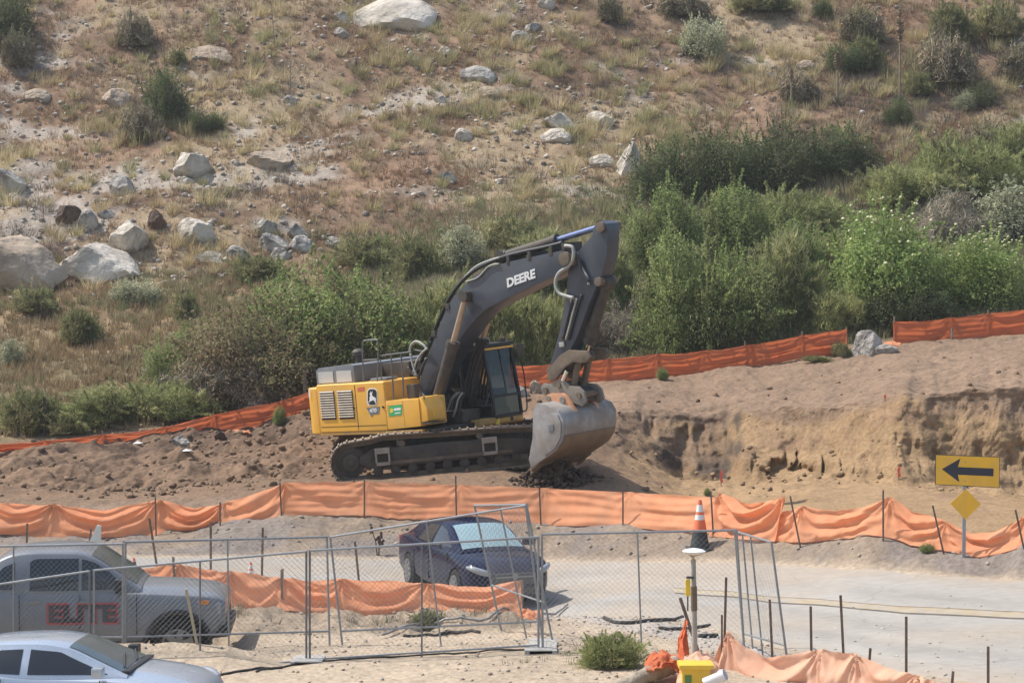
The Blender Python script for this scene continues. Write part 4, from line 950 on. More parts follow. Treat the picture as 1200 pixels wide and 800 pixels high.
# ------------------------------------------------------------------ temporary chain link panels
GALV = mat('galvanised_tube', (.30, .31, .32), .5, metal=.5, var=.12, scale=12)
GALV2 = mat('dull_dark_tube', (.20, .20, .205), .55, metal=.6, var=.2, scale=12)
WIRE = mat('chain_link_wire', (.20, .205, .21), .55, metal=.3, var=.08)
CONC = mat('concrete_block', (.40, .38, .35), .9, var=.15, scale=8, bump=.3)
def panel(tl, tr, bl, br, lab, mids=(.5,), foot=(0, 1), dark=(), pitch=.062, bottom=True, mesh_to=1.0, wire=.0027):
    tl, tr, bl, br = [Vector(q) for q in (tl, tr, bl, br)]
    o = empty('temporary_fence_panel', (bl + br) / 2, lab, 'fence panel', 'chain link fence panels along the parking lot')
    inv = Matrix.Translation(-(bl + br) / 2)
    def B(nm, fn, m, par=o, **k):
        mb = MB(inv); fn(mb); return mb.build(nm, m, par, **k)
    r = .018
    fr = MB(inv); fr.tube([tl, tr], r, 8); fr.build('rail', GALV, o)
    if bottom: fr = MB(inv); fr.tube([bl + (tl - bl) * .05, br + (tr - br) * .05], r * .9, 8); fr.build('rail', GALV, o)
    for q in [0] + list(mids) + [1]:
        t = tl.lerp(tr, q); b = bl.lerp(br, q); d = (t - b).normalized()
        gz = hz(b.x, b.y); b2 = b + (b - t) * (max(b.z - gz, 0) / max(t.z - b.z, .3))
        p = MB(inv); p.tube([b2 - d * .05, t + d * .01], r if q in (0, 1) else r * .8, 8)
        p.build('post', GALV2 if q in dark else GALV, o)
        if q in foot:
            c = Vector((b2.x, b2.y, gz)); ft = MB(inv)
            ft.box((c.x - .22, c.y - .30, gz - .03), (c.x + .22, c.y + .30, gz + .045)); ft.build('foot', CONC, o, bevel=.012)
    # woven wire: two sets of thin wires, a little apart
    u = (tr - tl); w = u.length; h = ((tl - bl).length + (tr - br).length) / 2; nrm = u.cross(tl - bl).normalized()
    mw = MB(inv)
    def at(a, c): 
        a = min(max(a / w, 0), 1); c = min(max(c / h, 0), 1)
        return bl.lerp(br, a).lerp(tl.lerp(tr, a), c)
    st = pitch * 1.414
    k = -h
    lines = []
    while k < w:
        lines.append(((max(k, 0), max(-k, 0)), (min(k + h, w), min(w - k, h)), .0025)); lines.append(((w - max(k, 0), max(-k, 0)), (w - min(k + h, w), min(w - k, h)), -.0025)); k += st
    rng = random.Random(int(w * 100))
    for (a0, c0), (a1, c1), off in lines:
        if c1 - c0 < .02: continue
        p0 = at(a0, max(c0, .06)) + nrm * off; p1 = at(a1, c1) + nrm * off; mid = (p0 + p1) / 2 + nrm * .012 * math.sin(a0 * 2)
        t = (p1 - p0).normalized(); s = t.cross(nrm).normalized() * wire / 2; e = nrm * wire / 2
        for A, Bq in ((p0, mid), (mid, p1)):
            mw.add([A - s - e * .5, A + s - e * .5, A + e, Bq - s - e * .5, Bq + s - e * .5, Bq + e], [(0, 1, 4, 3), (1, 2, 5, 4), (2, 0, 3, 5)])
    mw.build('wire_mesh', WIRE, o, sm=False)
    return o
def pq(px, yt, yb, Y, pxb=None): return P(px, yt, Y), P(px if pxb is None else pxb, yb, Y)
def mk(a, b, lab, **k): return panel(a[0], b[0], a[1], b[1], lab, **k)
# front row, nearest the camera
mk(pq(-150, 706, 835, 34.6), pq(105, 669, 802, 34.5), 'chain link panel at the left edge standing behind the silver car roof', dark=(1,))
mk(pq(110, 668, 802, 34.5), pq(359, 646, 780, 34.5), 'chain link panel in front of the pickup nose, between the two dark posts', mids=(.5,), dark=(.5, 1))
mk(pq(363, 645, 779, 34.5), pq(631, 629, 762, 34.5), 'long chain link panel in front of the low middle orange fence', mids=(.49,), dark=(0, .49))
mk(pq(635, 626, 761, 34.5, 636), pq(863, 621, 757, 34.6, 872), 'empty chain link panel with a leaning middle post in front of the open road', mids=(.49,), bottom=False)
# second row, just behind
mk(pq(-112, 642, 752, 35.3), pq(144, 637, 752, 35.25), 'chain link panel across the pickup cab, behind the front row', foot=())
mk(pq(147, 635, 752, 35.3), pq(383, 629, 745, 36.3, 386), 'chain link panel across the pickup hood, behind the front row', foot=())
mk(pq(387, 629, 745, 36.3, 400), pq(616, 592, 735, 35.1, 634), 'chain link panel tilted upward to the right across the side of the dark car', foot=(1,))
mk(pq(556, 592, 690, 37.6, 577), pq(617, 591, 712, 35.25, 640), 'narrow looking chain link panel set edge on across the dark car windscreen', foot=(), mids=(.5,))
mk(pq(861, 622, 748, 36.0, 871), pq(904, 635, 762, 33.2, 921), 'chain link panel seen almost edge on at the right end of the row', mids=(.22, .45), foot=())
# ------------------------------------------------------------------ excavator
PSI = math.radians(42); TILT = math.radians(5.5); EO = Vector((-1.75, 58.0, .40))
EX = empty('excavator', EO, 'yellow tracked excavator with a dark boom and a grey bucket lowered to the dirt', 'excavator', rot=(0, -TILT, 0))
RR = Matrix.Rotation(-TILT, 4, 'Y'); UX = Matrix.Rotation(-PSI, 4, 'Z'); TX = Matrix.Rotation(math.radians(4), 4, 'Z')
_inv = (Matrix.Translation(EO) @ RR @ UX).inverted(); _invT = (Matrix.Translation(EO) @ RR @ TX).inverted()
def _pl(inv, px, py, yl):
    o = inv @ CAM; d = inv.to_3x3() @ ray(px, py); t = (yl - o.y) / d.y; return o + d * t
def U(px, py, yl): return _pl(_inv, px, py, yl)
def Ux(pts, yl): return [(U(a, b, yl).x, U(a, b, yl).z) for a, b in pts]
YEL = mat('yellow_paint', (.90, .47, .055), .38, var=.06, scale=3, dirt=(.46, .33, .18), dirt_amt=.34, dscale=1.3, coat=.25)
YELD = mat('yellow_paint_muddy', (.70, .36, .04), .5, var=.1, scale=3, dirt=(.32, .235, .15), dirt_amt=.85, dscale=2.5)
CHAR = mat('charcoal_paint', (.054, .064, .086), .36, var=.1, scale=2.5, dirt=(.15, .14, .13), dirt_amt=.15, dscale=2.2, coat=.15)
GREYP = mat('slate_paint', (.15, .17, .20), .5, var=.1, scale=3, dirt=(.30, .27, .23), dirt_amt=.4, dscale=2)
BLK = mat('black_rubber', (.022, .022, .024), .6, var=.2, scale=10)
DRK = mat('grimy_black_steel', (.04, .038, .037), .6, metal=.2, var=.25, scale=5, dirt=(.20, .155, .11), dirt_amt=.45, dscale=3)
TRK = mat('worn_track_steel', (.10, .085, .07), .6, metal=.4, var=.25, scale=6, dirt=(.30, .23, .16), dirt_amt=.75, dscale=4)
SHOE = mat('dusty_track_shoe', (.20, .165, .13), .75, metal=.2, var=.25, scale=9, dirt=(.36, .27, .19), dirt_amt=.7, dscale=5)
CHROME = mat('chrome_rod', (.62, .60, .58), .18, metal=1.0, var=.05)
ROD = mat('dusty_rod', (.50, .38, .27), .4, metal=.5, var=.1)
BLUER = mat('blue_sheen_rod', (.22, .27, .45), .3, metal=.8, var=.08)
BKT = mat('bucket_steel', (.36, .365, .375), .5, metal=.25, var=.2, scale=4, dirt=(.25, .19, .13), dirt_amt=.75, dscale=1.8)
BKTW = mat('bucket_worn_brown', (.22, .165, .115), .7, metal=.2, var=.2, scale=3, dirt=(.30, .22, .15), dirt_amt=.6, dscale=3)
EAR = mat('faded_salmon_paint', (.66, .30, .16), .6, var=.12, scale=6, dirt=(.36, .28, .2), dirt_amt=.4)
LINK = mat('muddy_link_steel', (.15, .12, .09), .7, metal=.3, var=.25, scale=6, dirt=(.26, .20, .14), dirt_amt=.7, dscale=4)
COUP = mat('grey_coupler_steel', (.25, .235, .21), .65, metal=.3, var=.2, scale=6, dirt=(.30, .24, .18), dirt_amt=.6, dscale=3)
RAILM = mat('grey_rail', (.16, .16, .16), .5, metal=.3, var=.1)
HOSE = mat('hydraulic_hose', (.035, .035, .037), .5, var=.15)
HOSEG = mat('pale_hose', (.36, .36, .33), .55, var=.1)
PLATE = mat('pale_screen', (.50, .51, .50), .6, var=.08, scale=30)
SLAT = mat('louvre_slat', (.46, .40, .32), .65, metal=.2, var=.15)
WHITE = mat('white_lettering', (.80, .80, .79), .5, var=.03)
BLACKP = mat('black_decal', (.02, .02, .022), .5)
GRND = mat('green_decal', (.06, .42, .16), .5, var=.05)
REDD = mat('red_decal', (.70, .16, .09), .5)
YLD = mat('yellow_decal', (.85, .60, .05), .5)
CABG = glass_mat('cab_glass', (.75, .9, .95), .45)
def ub(): return MB(UX)
# --- tracks
def track_path():
    pts = []
    for i in range(15):
        a = math.radians(265 - 175 * i / 14); pts.append((-2.42 + .49 * math.cos(a), .50 + .49 * math.sin(a)))
    pts += [(-1.9, 1.03), (-1.55, 1.09), (-.6, 1.06), (.4, 1.02), (1.15, 1.00), (1.75, .97)]
    for i in range(15):
        a = math.radians(84 - 172 * i / 14); pts.append((2.38 + .46 * math.cos(a), .46 + .46 * math.sin(a)))
    pts += [(1.9, .0), (0, -.01), (-1.9, .0)]
    return pts
def resample(pts, step):
    P2 = [Vector((p[0], 0, p[1])) for p in pts]; P2.append(P2[0]); L = [0]
    for a, b in zip(P2, P2[1:]): L.append(L[-1] + (b - a).length)
    n = int(L[-1] / step); out = []
    for i in range(n):
        s = i * L[-1] / n
        j = next(k for k in range(len(L) - 1) if L[k + 1] >= s)
        t = (s - L[j]) / max(L[j + 1] - L[j], 1e-6); out.append((P2[j].lerp(P2[j + 1], t), (P2[j + 1] - P2[j]).normalized()))
    return out
for sgn in (-1, 1):
    y0, y1 = (-1.80, -1.15) if sgn < 0 else (1.15, 1.80)
    chain = MB(TX); shoes = MB(TX)
    for c, t in resample(track_path(), .205):
        n = Vector((-t.z, 0, t.x))
        if n.dot(c - Vector((0, 0, .5))) < 0: n = -n
        def blk(mb, l, a, b, ya, yb):
            vs = [c + t * s + n * q + Vector((0, y, 0)) for q in (a, b) for s, y in ((-l, ya), (l, ya), (l, yb), (-l, yb))]
            mb.add(vs, [(0,3,2,1),(4,5,6,7),(0,1,5,4),(1,2,6,5),(2,3,7,6),(3,0,4,7)])
        blk(shoes, .098, .0, .035, y0, y1); blk(shoes, .02, .035, .075, y0, y1)
        blk(chain, .11, -.12, -.002, (y0 + y1) / 2 - .14, (y0 + y1) / 2 - .06); blk(chain, .11, -.12, -.002, (y0 + y1) / 2 + .06, (y0 + y1) / 2 + .14)
    tr = chain.build('track', TRK, EX, sm=False); shoes.build('track_shoes', SHOE, tr, sm=False)
    ym = (y0 + y1) / 2
    fr = MB(TX); fr.prism([(-2.2, .42), (-1.9, .30), (1.75, .30), (2.2, .40), (2.2, .66), (1.5, .74), (-.2, .80), (-1.8, .76), (-2.2, .62)], ym - .24, ym + .24)
    fo = fr.build('track_frame', DRK, EX, bevel=.03)
    fr = MB(TX); fr.box((-1.75, ym + sgn * .241, .36), (1.7, ym + sgn * .262, .44)); fr.build('frame_rail', TRK, fo)
    idl = MB(TX); idl.disc((-2.42, ym, .50), .385, w=.30, n=28); idl.disc((-2.42, ym, .50), .22, w=.46, n=20); idl.disc((-2.42, ym, .50), .1, w=.54, n=14); idl.build('idler_wheel', DRK, EX, bevel=.015)
    spr = MB(TX); spr.disc((2.38, ym, .46), .33, w=.28, n=28); spr.disc((2.38, ym, .46), .18, w=.46, n=20)
    for k in range(13):
        a = 2 * math.pi * k / 13; spr.disc((2.38 + .34 * math.cos(a), ym, .46 + .34 * math.sin(a)), .045, w=.12, n=6)
    spr.build('drive_sprocket', DRK, EX)
    for k in range(9):
        rl = MB(TX); x = -1.75 + k * .44; rl.disc((x, ym, .20), .125, w=.44, n=16); rl.disc((x, ym, .20), .06, w=.5, n=10); rl.build('track_roller', DRK, EX)
    for x in (-1.1, 0.9):
        rl = MB(TX); rl.disc((x, ym, .85), .09, w=.4, n=14); rl.build('carrier_roller', TRK, EX)
    # climbing steps welded to the frame
    for a, b in ((-1.80, -1.42), (.93, 1.32)):
        stp = MB(TX); yo = ym + sgn * .30
        stp.box((a, yo - .10, .66), (b, yo + .06, .80)); stp.box((a + .02, yo - .08, .36), (b - .02, yo + .06, .44)); stp.box((a, yo - .06, .44), (a + .05, yo + .03, .66)); stp.box((b - .05, yo - .06, .44), (b, yo + .03, .66))
        stp.build('frame_step', mat('pale_worn_step', (.33, .30, .27), .7, var=.2, dirt=(.3, .23, .16), dirt_amt=.5), EX)
cb = MB(TX); cb.box((-1.2, -1.2, .55), (1.2, 1.2, .90)); cb.box((-.6, -1.3, .5), (.6, 1.3, .8)); cb.build('carbody', DRK, EX, bevel=.04)
ub().lathe([(.78, .88), (.80, .90), (.80, 1.04), (.74, 1.06)], (0, 0, 0), 36).build('slew_ring', DRK, EX)
# --- upper deck and engine house
dk = ub(); dk.box((-2.6, -1.45, 1.03), (1.2, 1.45, 1.16)); dk.build('deck_frame', DRK, EX)
def plan(pts, z0, z1, X=UX):
    mb = MB(X); n = len(pts)
    a = sum(pts[i][0] * pts[(i+1) % n][1] - pts[(i+1) % n][0] * pts[i][1] for i in range(n))
    if a < 0: pts = pts[::-1]
    mb.add([(x, y, z0) for x, y in pts] + [(x, y, z1) for x, y in pts], [tuple(range(n-1, -1, -1)), tuple(range(n, 2*n))] + [(i, (i+1) % n, n + (i+1) % n, n + i) for i in range(n)])
    return mb
def rear(x0, x1, w, r=.45, k=8):
    p = [(x1, -w), (x1, w)]
    for i in range(k + 1):
        a = math.radians(90 + 90 * i / k); p.append((x0 + r + r * math.cos(a), w - r * .55 + r * .55 * math.sin(a)))
    for i in range(k + 1):
        a = math.radians(180 + 90 * i / k); p.append((x0 + r + r * math.cos(a), -w + r * .55 + r * .55 * math.sin(a)))
    return p
# counterweight bows out at the back; side doors butt against it
plan(rear(-3.42, -2.92, 1.58, .40), 1.12, 2.36).build('counterweight', YEL, EX, bevel=.07, seg=3)
eh = plan([(-2.915, -1.60), (-.36, -1.60), (-.36, 1.60), (-2.915, 1.60)], 1.16, 2.43).build('engine_house', YEL, EX, bevel=.055, seg=3)
plan([(-2.915, -1.585), (.86, -1.585), (.86, -1.30), (-2.915, -1.30)], 1.08, 1.158).build('deck_skirt', YELD, EX, bevel=.02)
sb = ub(); sb.prism([(-.355, 1.18), (.84, 1.24), (.84, 1.95), (-.355, 1.93)], -1.60, -.62); sbx = sb.build('storage_box', YEL, EX, bevel=.03)
tbx = ub(); tbx.prism([(.845, 1.34), (1.08, 1.37), (1.08, 1.70), (.93, 1.97), (.845, 1.985)], -1.57, -.93); tb = tbx.build('tool_box', YEL, EX, bevel=.02)
s1 = ub(); s1.box((.90, -1.60, 1.30), (1.22, -1.10, 1.335)); s1.build('step_plate', DRK, tb); 
s1 = ub(); s1.tube([(1.08, -1.4, 1.62), (1.13, -1.4, 1.62), (1.13, -1.4, 1.42), (1.08, -1.4, 1.40)], .014, 6); s1.build('grab_loop', YLD, tb)
# door seams, latches
sm_ = ub()
for x in (-1.44,): sm_.box((x - .012, -1.604, 1.22), (x + .012, -1.59, 2.38))
sm_.box((-2.86, -1.604, 1.30), (-.40, -1.59, 1.318)); sm_.build('door_seam', mat('dark_gap', (.10, .06, .02), .8), eh)
sm_ = ub(); sm_.box((.26, -1.604, 1.26), (.275, -1.59, 1.92)); sm_.box((-.30, -1.603, 1.52), (-.08, -1.59, 1.82)); sm_.build('door_seam', mat('recess_yellow', (.58, .31, .04), .6), sbx)
for x in (-1.58, -.48):
    l_ = ub(); l_.box((x, -1.622, 1.75), (x + .07, -1.60, 1.80)); l_.build('latch', BLK, eh)
# louvred openings
for x0, x1 in ((-2.80, -2.24), (-2.12, -1.54)):
    fr = ub(); fr.box((x0, -1.606, 1.50), (x1, -1.598, 2.26)); lo = fr.build('louvre_panel', BLACKP, eh)
    sl = ub(); 
    for k in range(11):
        z = 1.54 + k * .066; sl.add([(x0 + .01, -1.607, z), (x1 - .01, -1.607, z), (x1 - .01, -1.635, z + .022), (x0 + .01, -1.635, z + .022), (x0 + .01, -1.612, z + .054), (x1 - .01, -1.612, z + .054)], [(0, 1, 2, 3), (3, 2, 5, 4), (4, 5, 1, 0)])
    sl.build('louvre_slats', SLAT, lo, sm=False)
# grey engine hood with pale screens
hd = ub(); hd.prism([(-3.12, 2.36), (-1.66, 2.432), (-1.66, 2.88), (-1.80, 2.92), (-3.02, 2.86), (-3.12, 2.80)], -1.36, 1.36); hdo = hd.build('engine_hood', GREYP, EX, bevel=.03)
for x0, x1 in ((-3.03, -2.46), (-2.33, -1.76)):
    q = ub(); q.box((x0, -1.372, 2.46), (x1, -1.362, 2.76)); q.build('screen', PLATE, hdo)
hd = ub(); hd.box((-1.655, -.35, 2.435), (-.62, 1.35, 2.84)); hd.build('rear_deck_box', DRK, EX, bevel=.03)
hd = ub(); hd.box((-1.30, -1.15, 2.432), (-.70, -.72, 2.50)); hd.build('hatch_cover', GREYP, EX, bevel=.02)
ex = ub(); c = U(421, 425, -.6); ex.lathe([(.09, 0), (.09, .22), (.16, .24), (.17, .34), (.12, .40), (.05, .42)], (c.x, -.6, 2.86), 18); ex.build('exhaust_cap', DRK, EX)
# --- hand rails
def ut(pts, yl): return [U(a, b, yl) for a, b in pts]
r1 = ub()
r1.tube(catmull(ut([(426,447),(425,420),(425,402),(428,399),(440,398),(443,401),(443,420),(442,447)], -1.38), 4), .020, 7)
r1.tube(ut([(426,422),(442,421)], -1.38), .02, 7); r1.build('hand_rail', RAILM, EX)
r1 = ub(); r1.tube(ut([(443,417),(482,412)], -1.35), .02, 7); r1.tube(ut([(443,417),(447,425),(447,445)], -1.35), .018, 7)
r1.tube(ut([(458,415),(460,440),(461,468)], -1.50), .022, 7); r1.tube(ut([(470,414),(472,440),(473,466)], -1.35), .022, 7); r1.build('hand_rail', RAILM, EX)
mr = ub(); mr.box((.20, -1.35, 1.94), (.50, -1.12, 2.30)); mr.build('filter_housing', DRK, EX, bevel=.03)
mr = ub(); p = U(491, 462, -1.5); mr.tube([(.80, -1.5, 1.95), (.86, -1.5, 2.2), (.95, -1.5, 2.0), (.97, -1.5, 1.3)], .018, 6); mr.build('grab_rail', RAILM, EX)
# --- badge and lettering on the side
def side_poly(pts, yl, th, nm, m, par):
    mb = ub(); mb.prism(Ux(pts, yl), yl - th, yl); return mb.build(nm, m, par, sm=False)
def rr(cx, cy, w, h, r, k=5):
    o = []
    for qx, qy, a0 in ((1, -1, -90), (1, 1, 0), (-1, 1, 90), (-1, -1, 180)):
        for i in range(k + 1):
            a = math.radians(a0 + 90 * i / k); o.append((cx + qx * (w / 2 - r) + r * math.cos(a), cy + qy * (h / 2 - r) + r * math.sin(a)))
    return o
bd = side_poly(rr(436.2, 465, 12.2, 20.5, 4.5), -1.602, .004, 'badge', WHITE, eh)
side_poly(rr(436.2, 465, 10.4, 18.3, 3.8), -1.607, .003, 'badge_field', BLACKP, bd)
# leaping deer in white, facing left-up with antlers
deer = [(431.8,471.5),(433.2,468.6),(433.0,465.8),(433.9,463.2),(433.2,461.6),(433.4,460.2),(434.6,460.0),(433.9,458.4),(434.3,458.2),(435.2,459.8),(436.2,458.4),(436.7,458.6),(436.0,460.6),(436.1,463.4),(438.2,465.0),(440.0,465.8),(440.6,467.6),(440.2,470.2),(441.0,472.2),(440.2,472.4),(439.0,470.2),(438.2,468.9),(436.2,468.8),(435.0,470.0),(433.2,470.2),(432.4,472.2)]
side_poly(deer, -1.6105, .002, 'badge_emblem', WHITE, bd)
pl = side_poly([(429.5,477.5),(445,476),(444.6,484.5),(437.5,485.5),(436,489),(433.5,485.2)], -1.602, .004, 'number_plate', mat('slate_decal', (.16,.18,.19), .5), eh)
def ufit(txt, bl, br, tl, yl, m, par, nm, bold=.02, depth=.006, shear=0):
    a, b, c = U(*bl, yl), U(*br, yl), U(*tl, yl); return fit_text(nm, txt, a, b - a, c - a, (b - a).length, (c - a).length, m, par, bold, depth, UX, shear)
ufit('470', (433.0,483.6), (441.4,482.9), (433.0,478.6), -1.609, WHITE, pl, 'number_lettering', .035, .004)
gd = side_poly([(456,475.5),(471,473.5),(471,486),(456,487.6)], -1.603, .004, 'rental_decal', GRND, sbx)
side_poly(rr(458.8, 481, 3.6, 5.2, 1.7), -1.6085, .002, 'decal_ring', YLD, gd)
for a, b, y_, h in ((461.5, 469.6, 478.3, 2.9), (462.5, 469.3, 483.6, 1.2)):
    side_poly([(a, y_), (b, y_ - .9), (b, y_ - .9 + h), (a, y_ + h)], -1.6085, .002, 'decal_strip', WHITE, gd)
side_poly([(419,454),(427,453),(427,457.6),(419,458.4)], -1.603, .003, 'warning_decal', REDD, eh)
side_poly([(361.9,455),(363.2,455),(363.2,466),(361.9,466)], -1.590, .003, 'reflector', WHITE, eh)
# --- cab
CX0, CX1, CY0, CY1, CZ0, CZ1 = -.45, 1.40, .58, 1.62, 1.21, 2.98
pf = ub(); pf.prism([(-.5, .98), (1.36, 1.0), (1.42, 1.06), (1.42, 1.205), (-.5, 1.205)], .0, 1.66); pfo = pf.build('cab_platform', YELD, EX, bevel=.015)
q = ub(); q.add([(1.424, .55, 1.02), (1.424, .72, 1.02), (1.424, .75, 1.17), (1.424, .68, 1.17)], [(0, 1, 2, 3)]); q.build('warning_decal', YLD, pfo, sm=False)
q = ub(); q.disc((1.425, 1.2, 1.11), .06, (1, 0, 0), .006, 16); q.build('badge', BLACKP, pfo)
cf = ub()
def bar(mb, a, b, w):
    a, b = Vector(a), Vector(b); t = (b - a).normalized(); u = t.cross(Vector((0, 1, 0)) if abs(t.y) < .9 else Vector((1, 0, 0))).normalized(); v = t.cross(u)
    vs = [p + u * i * w / 2 + v * j * w / 2 for p in (a, b) for i, j in ((-1, -1), (1, -1), (1, 1), (-1, 1))]
    mb.add(vs, [(0,3,2,1),(4,5,6,7),(0,1,5,4),(1,2,6,5),(2,3,7,6),(3,0,4,7)])
for y in (CY0, CY1):
    bar(cf, (CX1, y, CZ0), (CX1 - .02, y, 1.75), .07); bar(cf, (CX1 - .02, y, 1.72), (CX1 - .18, y, CZ1), .075); bar(cf, (CX0, y, CZ0), (CX0, y, CZ1), .12); bar(cf, (.35, y, CZ0), (.35, y, CZ1), .08)
    bar(cf, (CX0, y, CZ0), (CX1, y, CZ0), .08); bar(cf, (CX0, y, CZ1), (CX1 - .18, y, CZ1), .09)
for x, z in ((CX1, CZ0), (CX1 - .18, CZ1), (CX0, CZ0), (CX0, CZ1)): bar(cf, (x, CY0, z), (x, CY1, z), .08)
bar(cf, (CX1 - .02, CY0, 1.74), (CX1 - .02, CY1, 1.74), .06)
bar(cf, (CX1 - .03, 1.15, 1.74), (CX1 - .17, 1.15, CZ1), .035)
cfo = cf.build('cab_frame', BLK, EX, bevel=.01)
cr = ub(); cr.box((CX0 - .05, CY0 - .05, 3.03), (CX1 - .08, CY1 + .05, 3.12)); cr.build('cab_roof', BLK, EX, bevel=.03)
cr = ub(); cr.box((CX1 - .20, CY0 - .03, 2.955), (CX1 - .09, CY1 + .03, 3.01)); cr.build('visor_strip', YEL, EX, bevel=.01)
# lower panels and glazing
lp = ub(); lp.box((CX0, CY0 - .01, CZ0), (.34, CY0 + .02, 2.0)); lp.box((CX0, CY1 - .02, CZ0), (.9, CY1 + .01, 1.9)); lp.box((CX0 - .01, CY0, CZ0), (CX0 + .02, CY1, 2.0)); lp.box((CX0, CY0, CZ0 - .0), (CX1, CY1, CZ0 + .03)); lp.build('cab_panel', BLK, cfo)
def quad(nm, pts, m, par): q = ub(); q.add(pts, [(0, 1, 2, 3)]); return q.build(nm, m, par, sm=False)
quad('cab_window', [(CX1 - .02, CY0 + .03, 1.77), (CX1 - .02, CY1 - .03, 1.77), (CX1 - .17, CY1 - .03, 2.95), (CX1 - .17, CY0 + .03, 2.95)], CABG, cfo)
quad('cab_window', [(CX1, CY0 + .03, CZ0 + .05), (CX1, CY1 - .03, CZ0 + .05), (CX1 - .015, CY1 - .03, 1.71), (CX1 - .015, CY0 + .03, 1.71)], glass_mat('lower_glass', (.5, .55, .5), .35), cfo)
for y in (CY0, CY1): 
    quad('cab_window', [(.39, y, 1.25), (CX1 - .05, y, 1.25), (CX1 - .19, y, 2.93), (.39, y, 2.93)], CABG, cfo); quad('cab_window', [(CX0 + .06, y, 2.0), (.31, y, 2.0), (.31, y, 2.93), (CX0 + .06, y, 2.93)], CABG, cfo)
quad('cab_window', [(CX0, CY0 + .06, 2.02), (CX0, CY1 - .06, 2.02), (CX0, CY1 - .06, 2.93), (CX0, CY0 + .06, 2.93)], CABG, cfo)
se = ub(); se.box((.05, .85, 1.55), (.55, 1.35, 1.72)); se.box((-.05, .85, 1.7), (.10, 1.35, 2.35)); se.box((-.02, .95, 2.36), (.08, 1.25, 2.55)); se.box((.1, .9, 1.25), (.5, 1.3, 1.55)); se.build('operator_seat', BLK, EX, bevel=.04)
cs = ub(); cs.box((.3, .68, 1.25), (.75, .82, 1.85)); cs.box((1.0, .75, 1.25), (1.15, 1.45, 1.40)); cs.tube([(.65, .75, 1.85), (.7, .75, 2.02)], .03, 8); cs.build('control_console', BLK, EX, bevel=.02)
mi = ub(); mi.tube([(1.15, 1.64, 2.95), (1.32, 1.80, 2.98)], .02, 6); mi.box((1.28, 1.72, 2.70), (1.36, 1.98, 3.02)); mi.build('mirror', DRK, EX, bevel=.02)
mi = ub(); mi.tube(catmull([(1.38, 1.68, 2.75), (1.50, 1.72, 2.4), (1.52, 1.74, 1.9), (1.52, 1.72, 1.32), (1.42, 1.66, 1.25)], 5), .018, 6); mi.build('hand_rail', BLK, EX)
for y in (.75, 1.4):
    li = ub(); li.box((1.10, y - .09, 3.125), (1.22, y + .09, 3.22)); li.build('work_light', DRK, EX, bevel=.02)
# --- boom
bkt = ub()
for y in (-.62, .50): bkt.prism([(-.75, 1.16), (.75, 1.16), (.45, 1.62), (.05, 2.02), (-.35, 2.0), (-.7, 1.5)], y - .05, y + .05)
bkt.build('boom_bracket', DRK, EX, bevel=.01)
sv = ub(); sv.box((-.9, -.5, 1.17), (.3, .4, 1.7)); sv.box((.25, -.3, 1.17), (1.1, .35, 1.5)); sv.build('valve_block', DRK, EX, bevel=.03)
BOOM = [(494,478),(489,466),(492,443),(507,402),(516,379),(524,360),(532,347),(543,335),(556,323),(571,314),(595,307),(620,301.5),(645,296.5),(660,293),(666,295),(669,302),(667,313),(655,321),(645,326),(627,334),(610,342),(594,350),(580,357),(569,363),(558,373),(548,385),(535,403),(520,427),(510,447),(503,466),(500,477)]
bm_ = ub(); bm_.prism(Ux(BOOM, -.36), -.36, .36); bmo = bm_.build('boom', CHAR, EX, bevel=.025, ang=25)
ufit('DEERE', (594.5,337.2), (627.6,325.5), (593.7,326.4), -.372, WHITE, bmo, 'boom_lettering', .045, .006)
for (a, b), yl, r, w in (((547,347), -.36, .13, 1.05), ((664,303), -.36, .17, .95), ((498,470), -.36, .16, 1.1)):
    c = U(a, b, yl); q = ub(); q.disc((c.x, 0, c.z), r, w=w, n=20); q.build('pin_boss', LINK, bmo, bevel=.01)
# welded weight plate edges under the boom
# --- boom cylinders
def cyl(a, b, mid, yl, r0, r1, nm, rm):
    A = Vector((a[0], yl, a[1])); Bv = Vector((b[0], yl, b[1])); M = A.lerp(Bv, mid); t = (Bv - A).normalized()
    q = ub(); q.tube([A, M], r0, 16); q.tube([M - t * .10, M + t * .06], r0 * 1.16, 16); q.tube([A - t * .05, A + t * .18], r0 * 1.12, 16); q.disc(A, r0 * 1.25, w=r0 * 2.2, n=16); o = q.build(nm, DRK, EX, ang=30)
    q = ub(); q.tube([M + t * .05, Bv], r1, 12); q.build('piston_rod', rm, o)
    q = ub(); q.disc(Bv, r1 * 1.9, w=r1 * 3.2, n=16); q.build('rod_eye', DRK, o)
    return o
ca, cbp = U(513, 472, -.52), U(547, 347, -.52)
for yl in (-.56, .56): cyl((ca.x, ca.z), (cbp.x, cbp.z), .56, yl, .155, .075, 'boom_cylinder', ROD)
a, b = U(586, 304, -.12), U(703, 265, -.12)
cyl((a.x, a.z + .06), (b.x, b.z), .54, 0, .135, .075, 'arm_cylinder', BLUER)
# --- arm
ARM = [(695,268),(698,262),(705,259),(711,262),(712.5,270),(711,298),(705,322),(697,340),(690,356),(678,390),(668,411),(658,432),(652,440),(645,439),(643.5,431),(650,409),(655.5,388),(661,358),(664,340),(666,318),(671,304),(677,295),(686,284.5),(694,276)]
am = ub(); am.prism(Ux(ARM, -.27), -.27, .18); amo = am.build('arm', CHAR, EX, bevel=.02, ang=25)
for (x, y), r, w in (((671,304), .16, .78), ((705,266), .13, .70), ((648,434), .13, .72), ((702,330), .11, .66)):
    c = U(x, y, -.27); q = ub(); q.disc((c.x, 0, c.z), r, w=w, n=18); q.build('pin_boss', LINK, amo, bevel=.01)
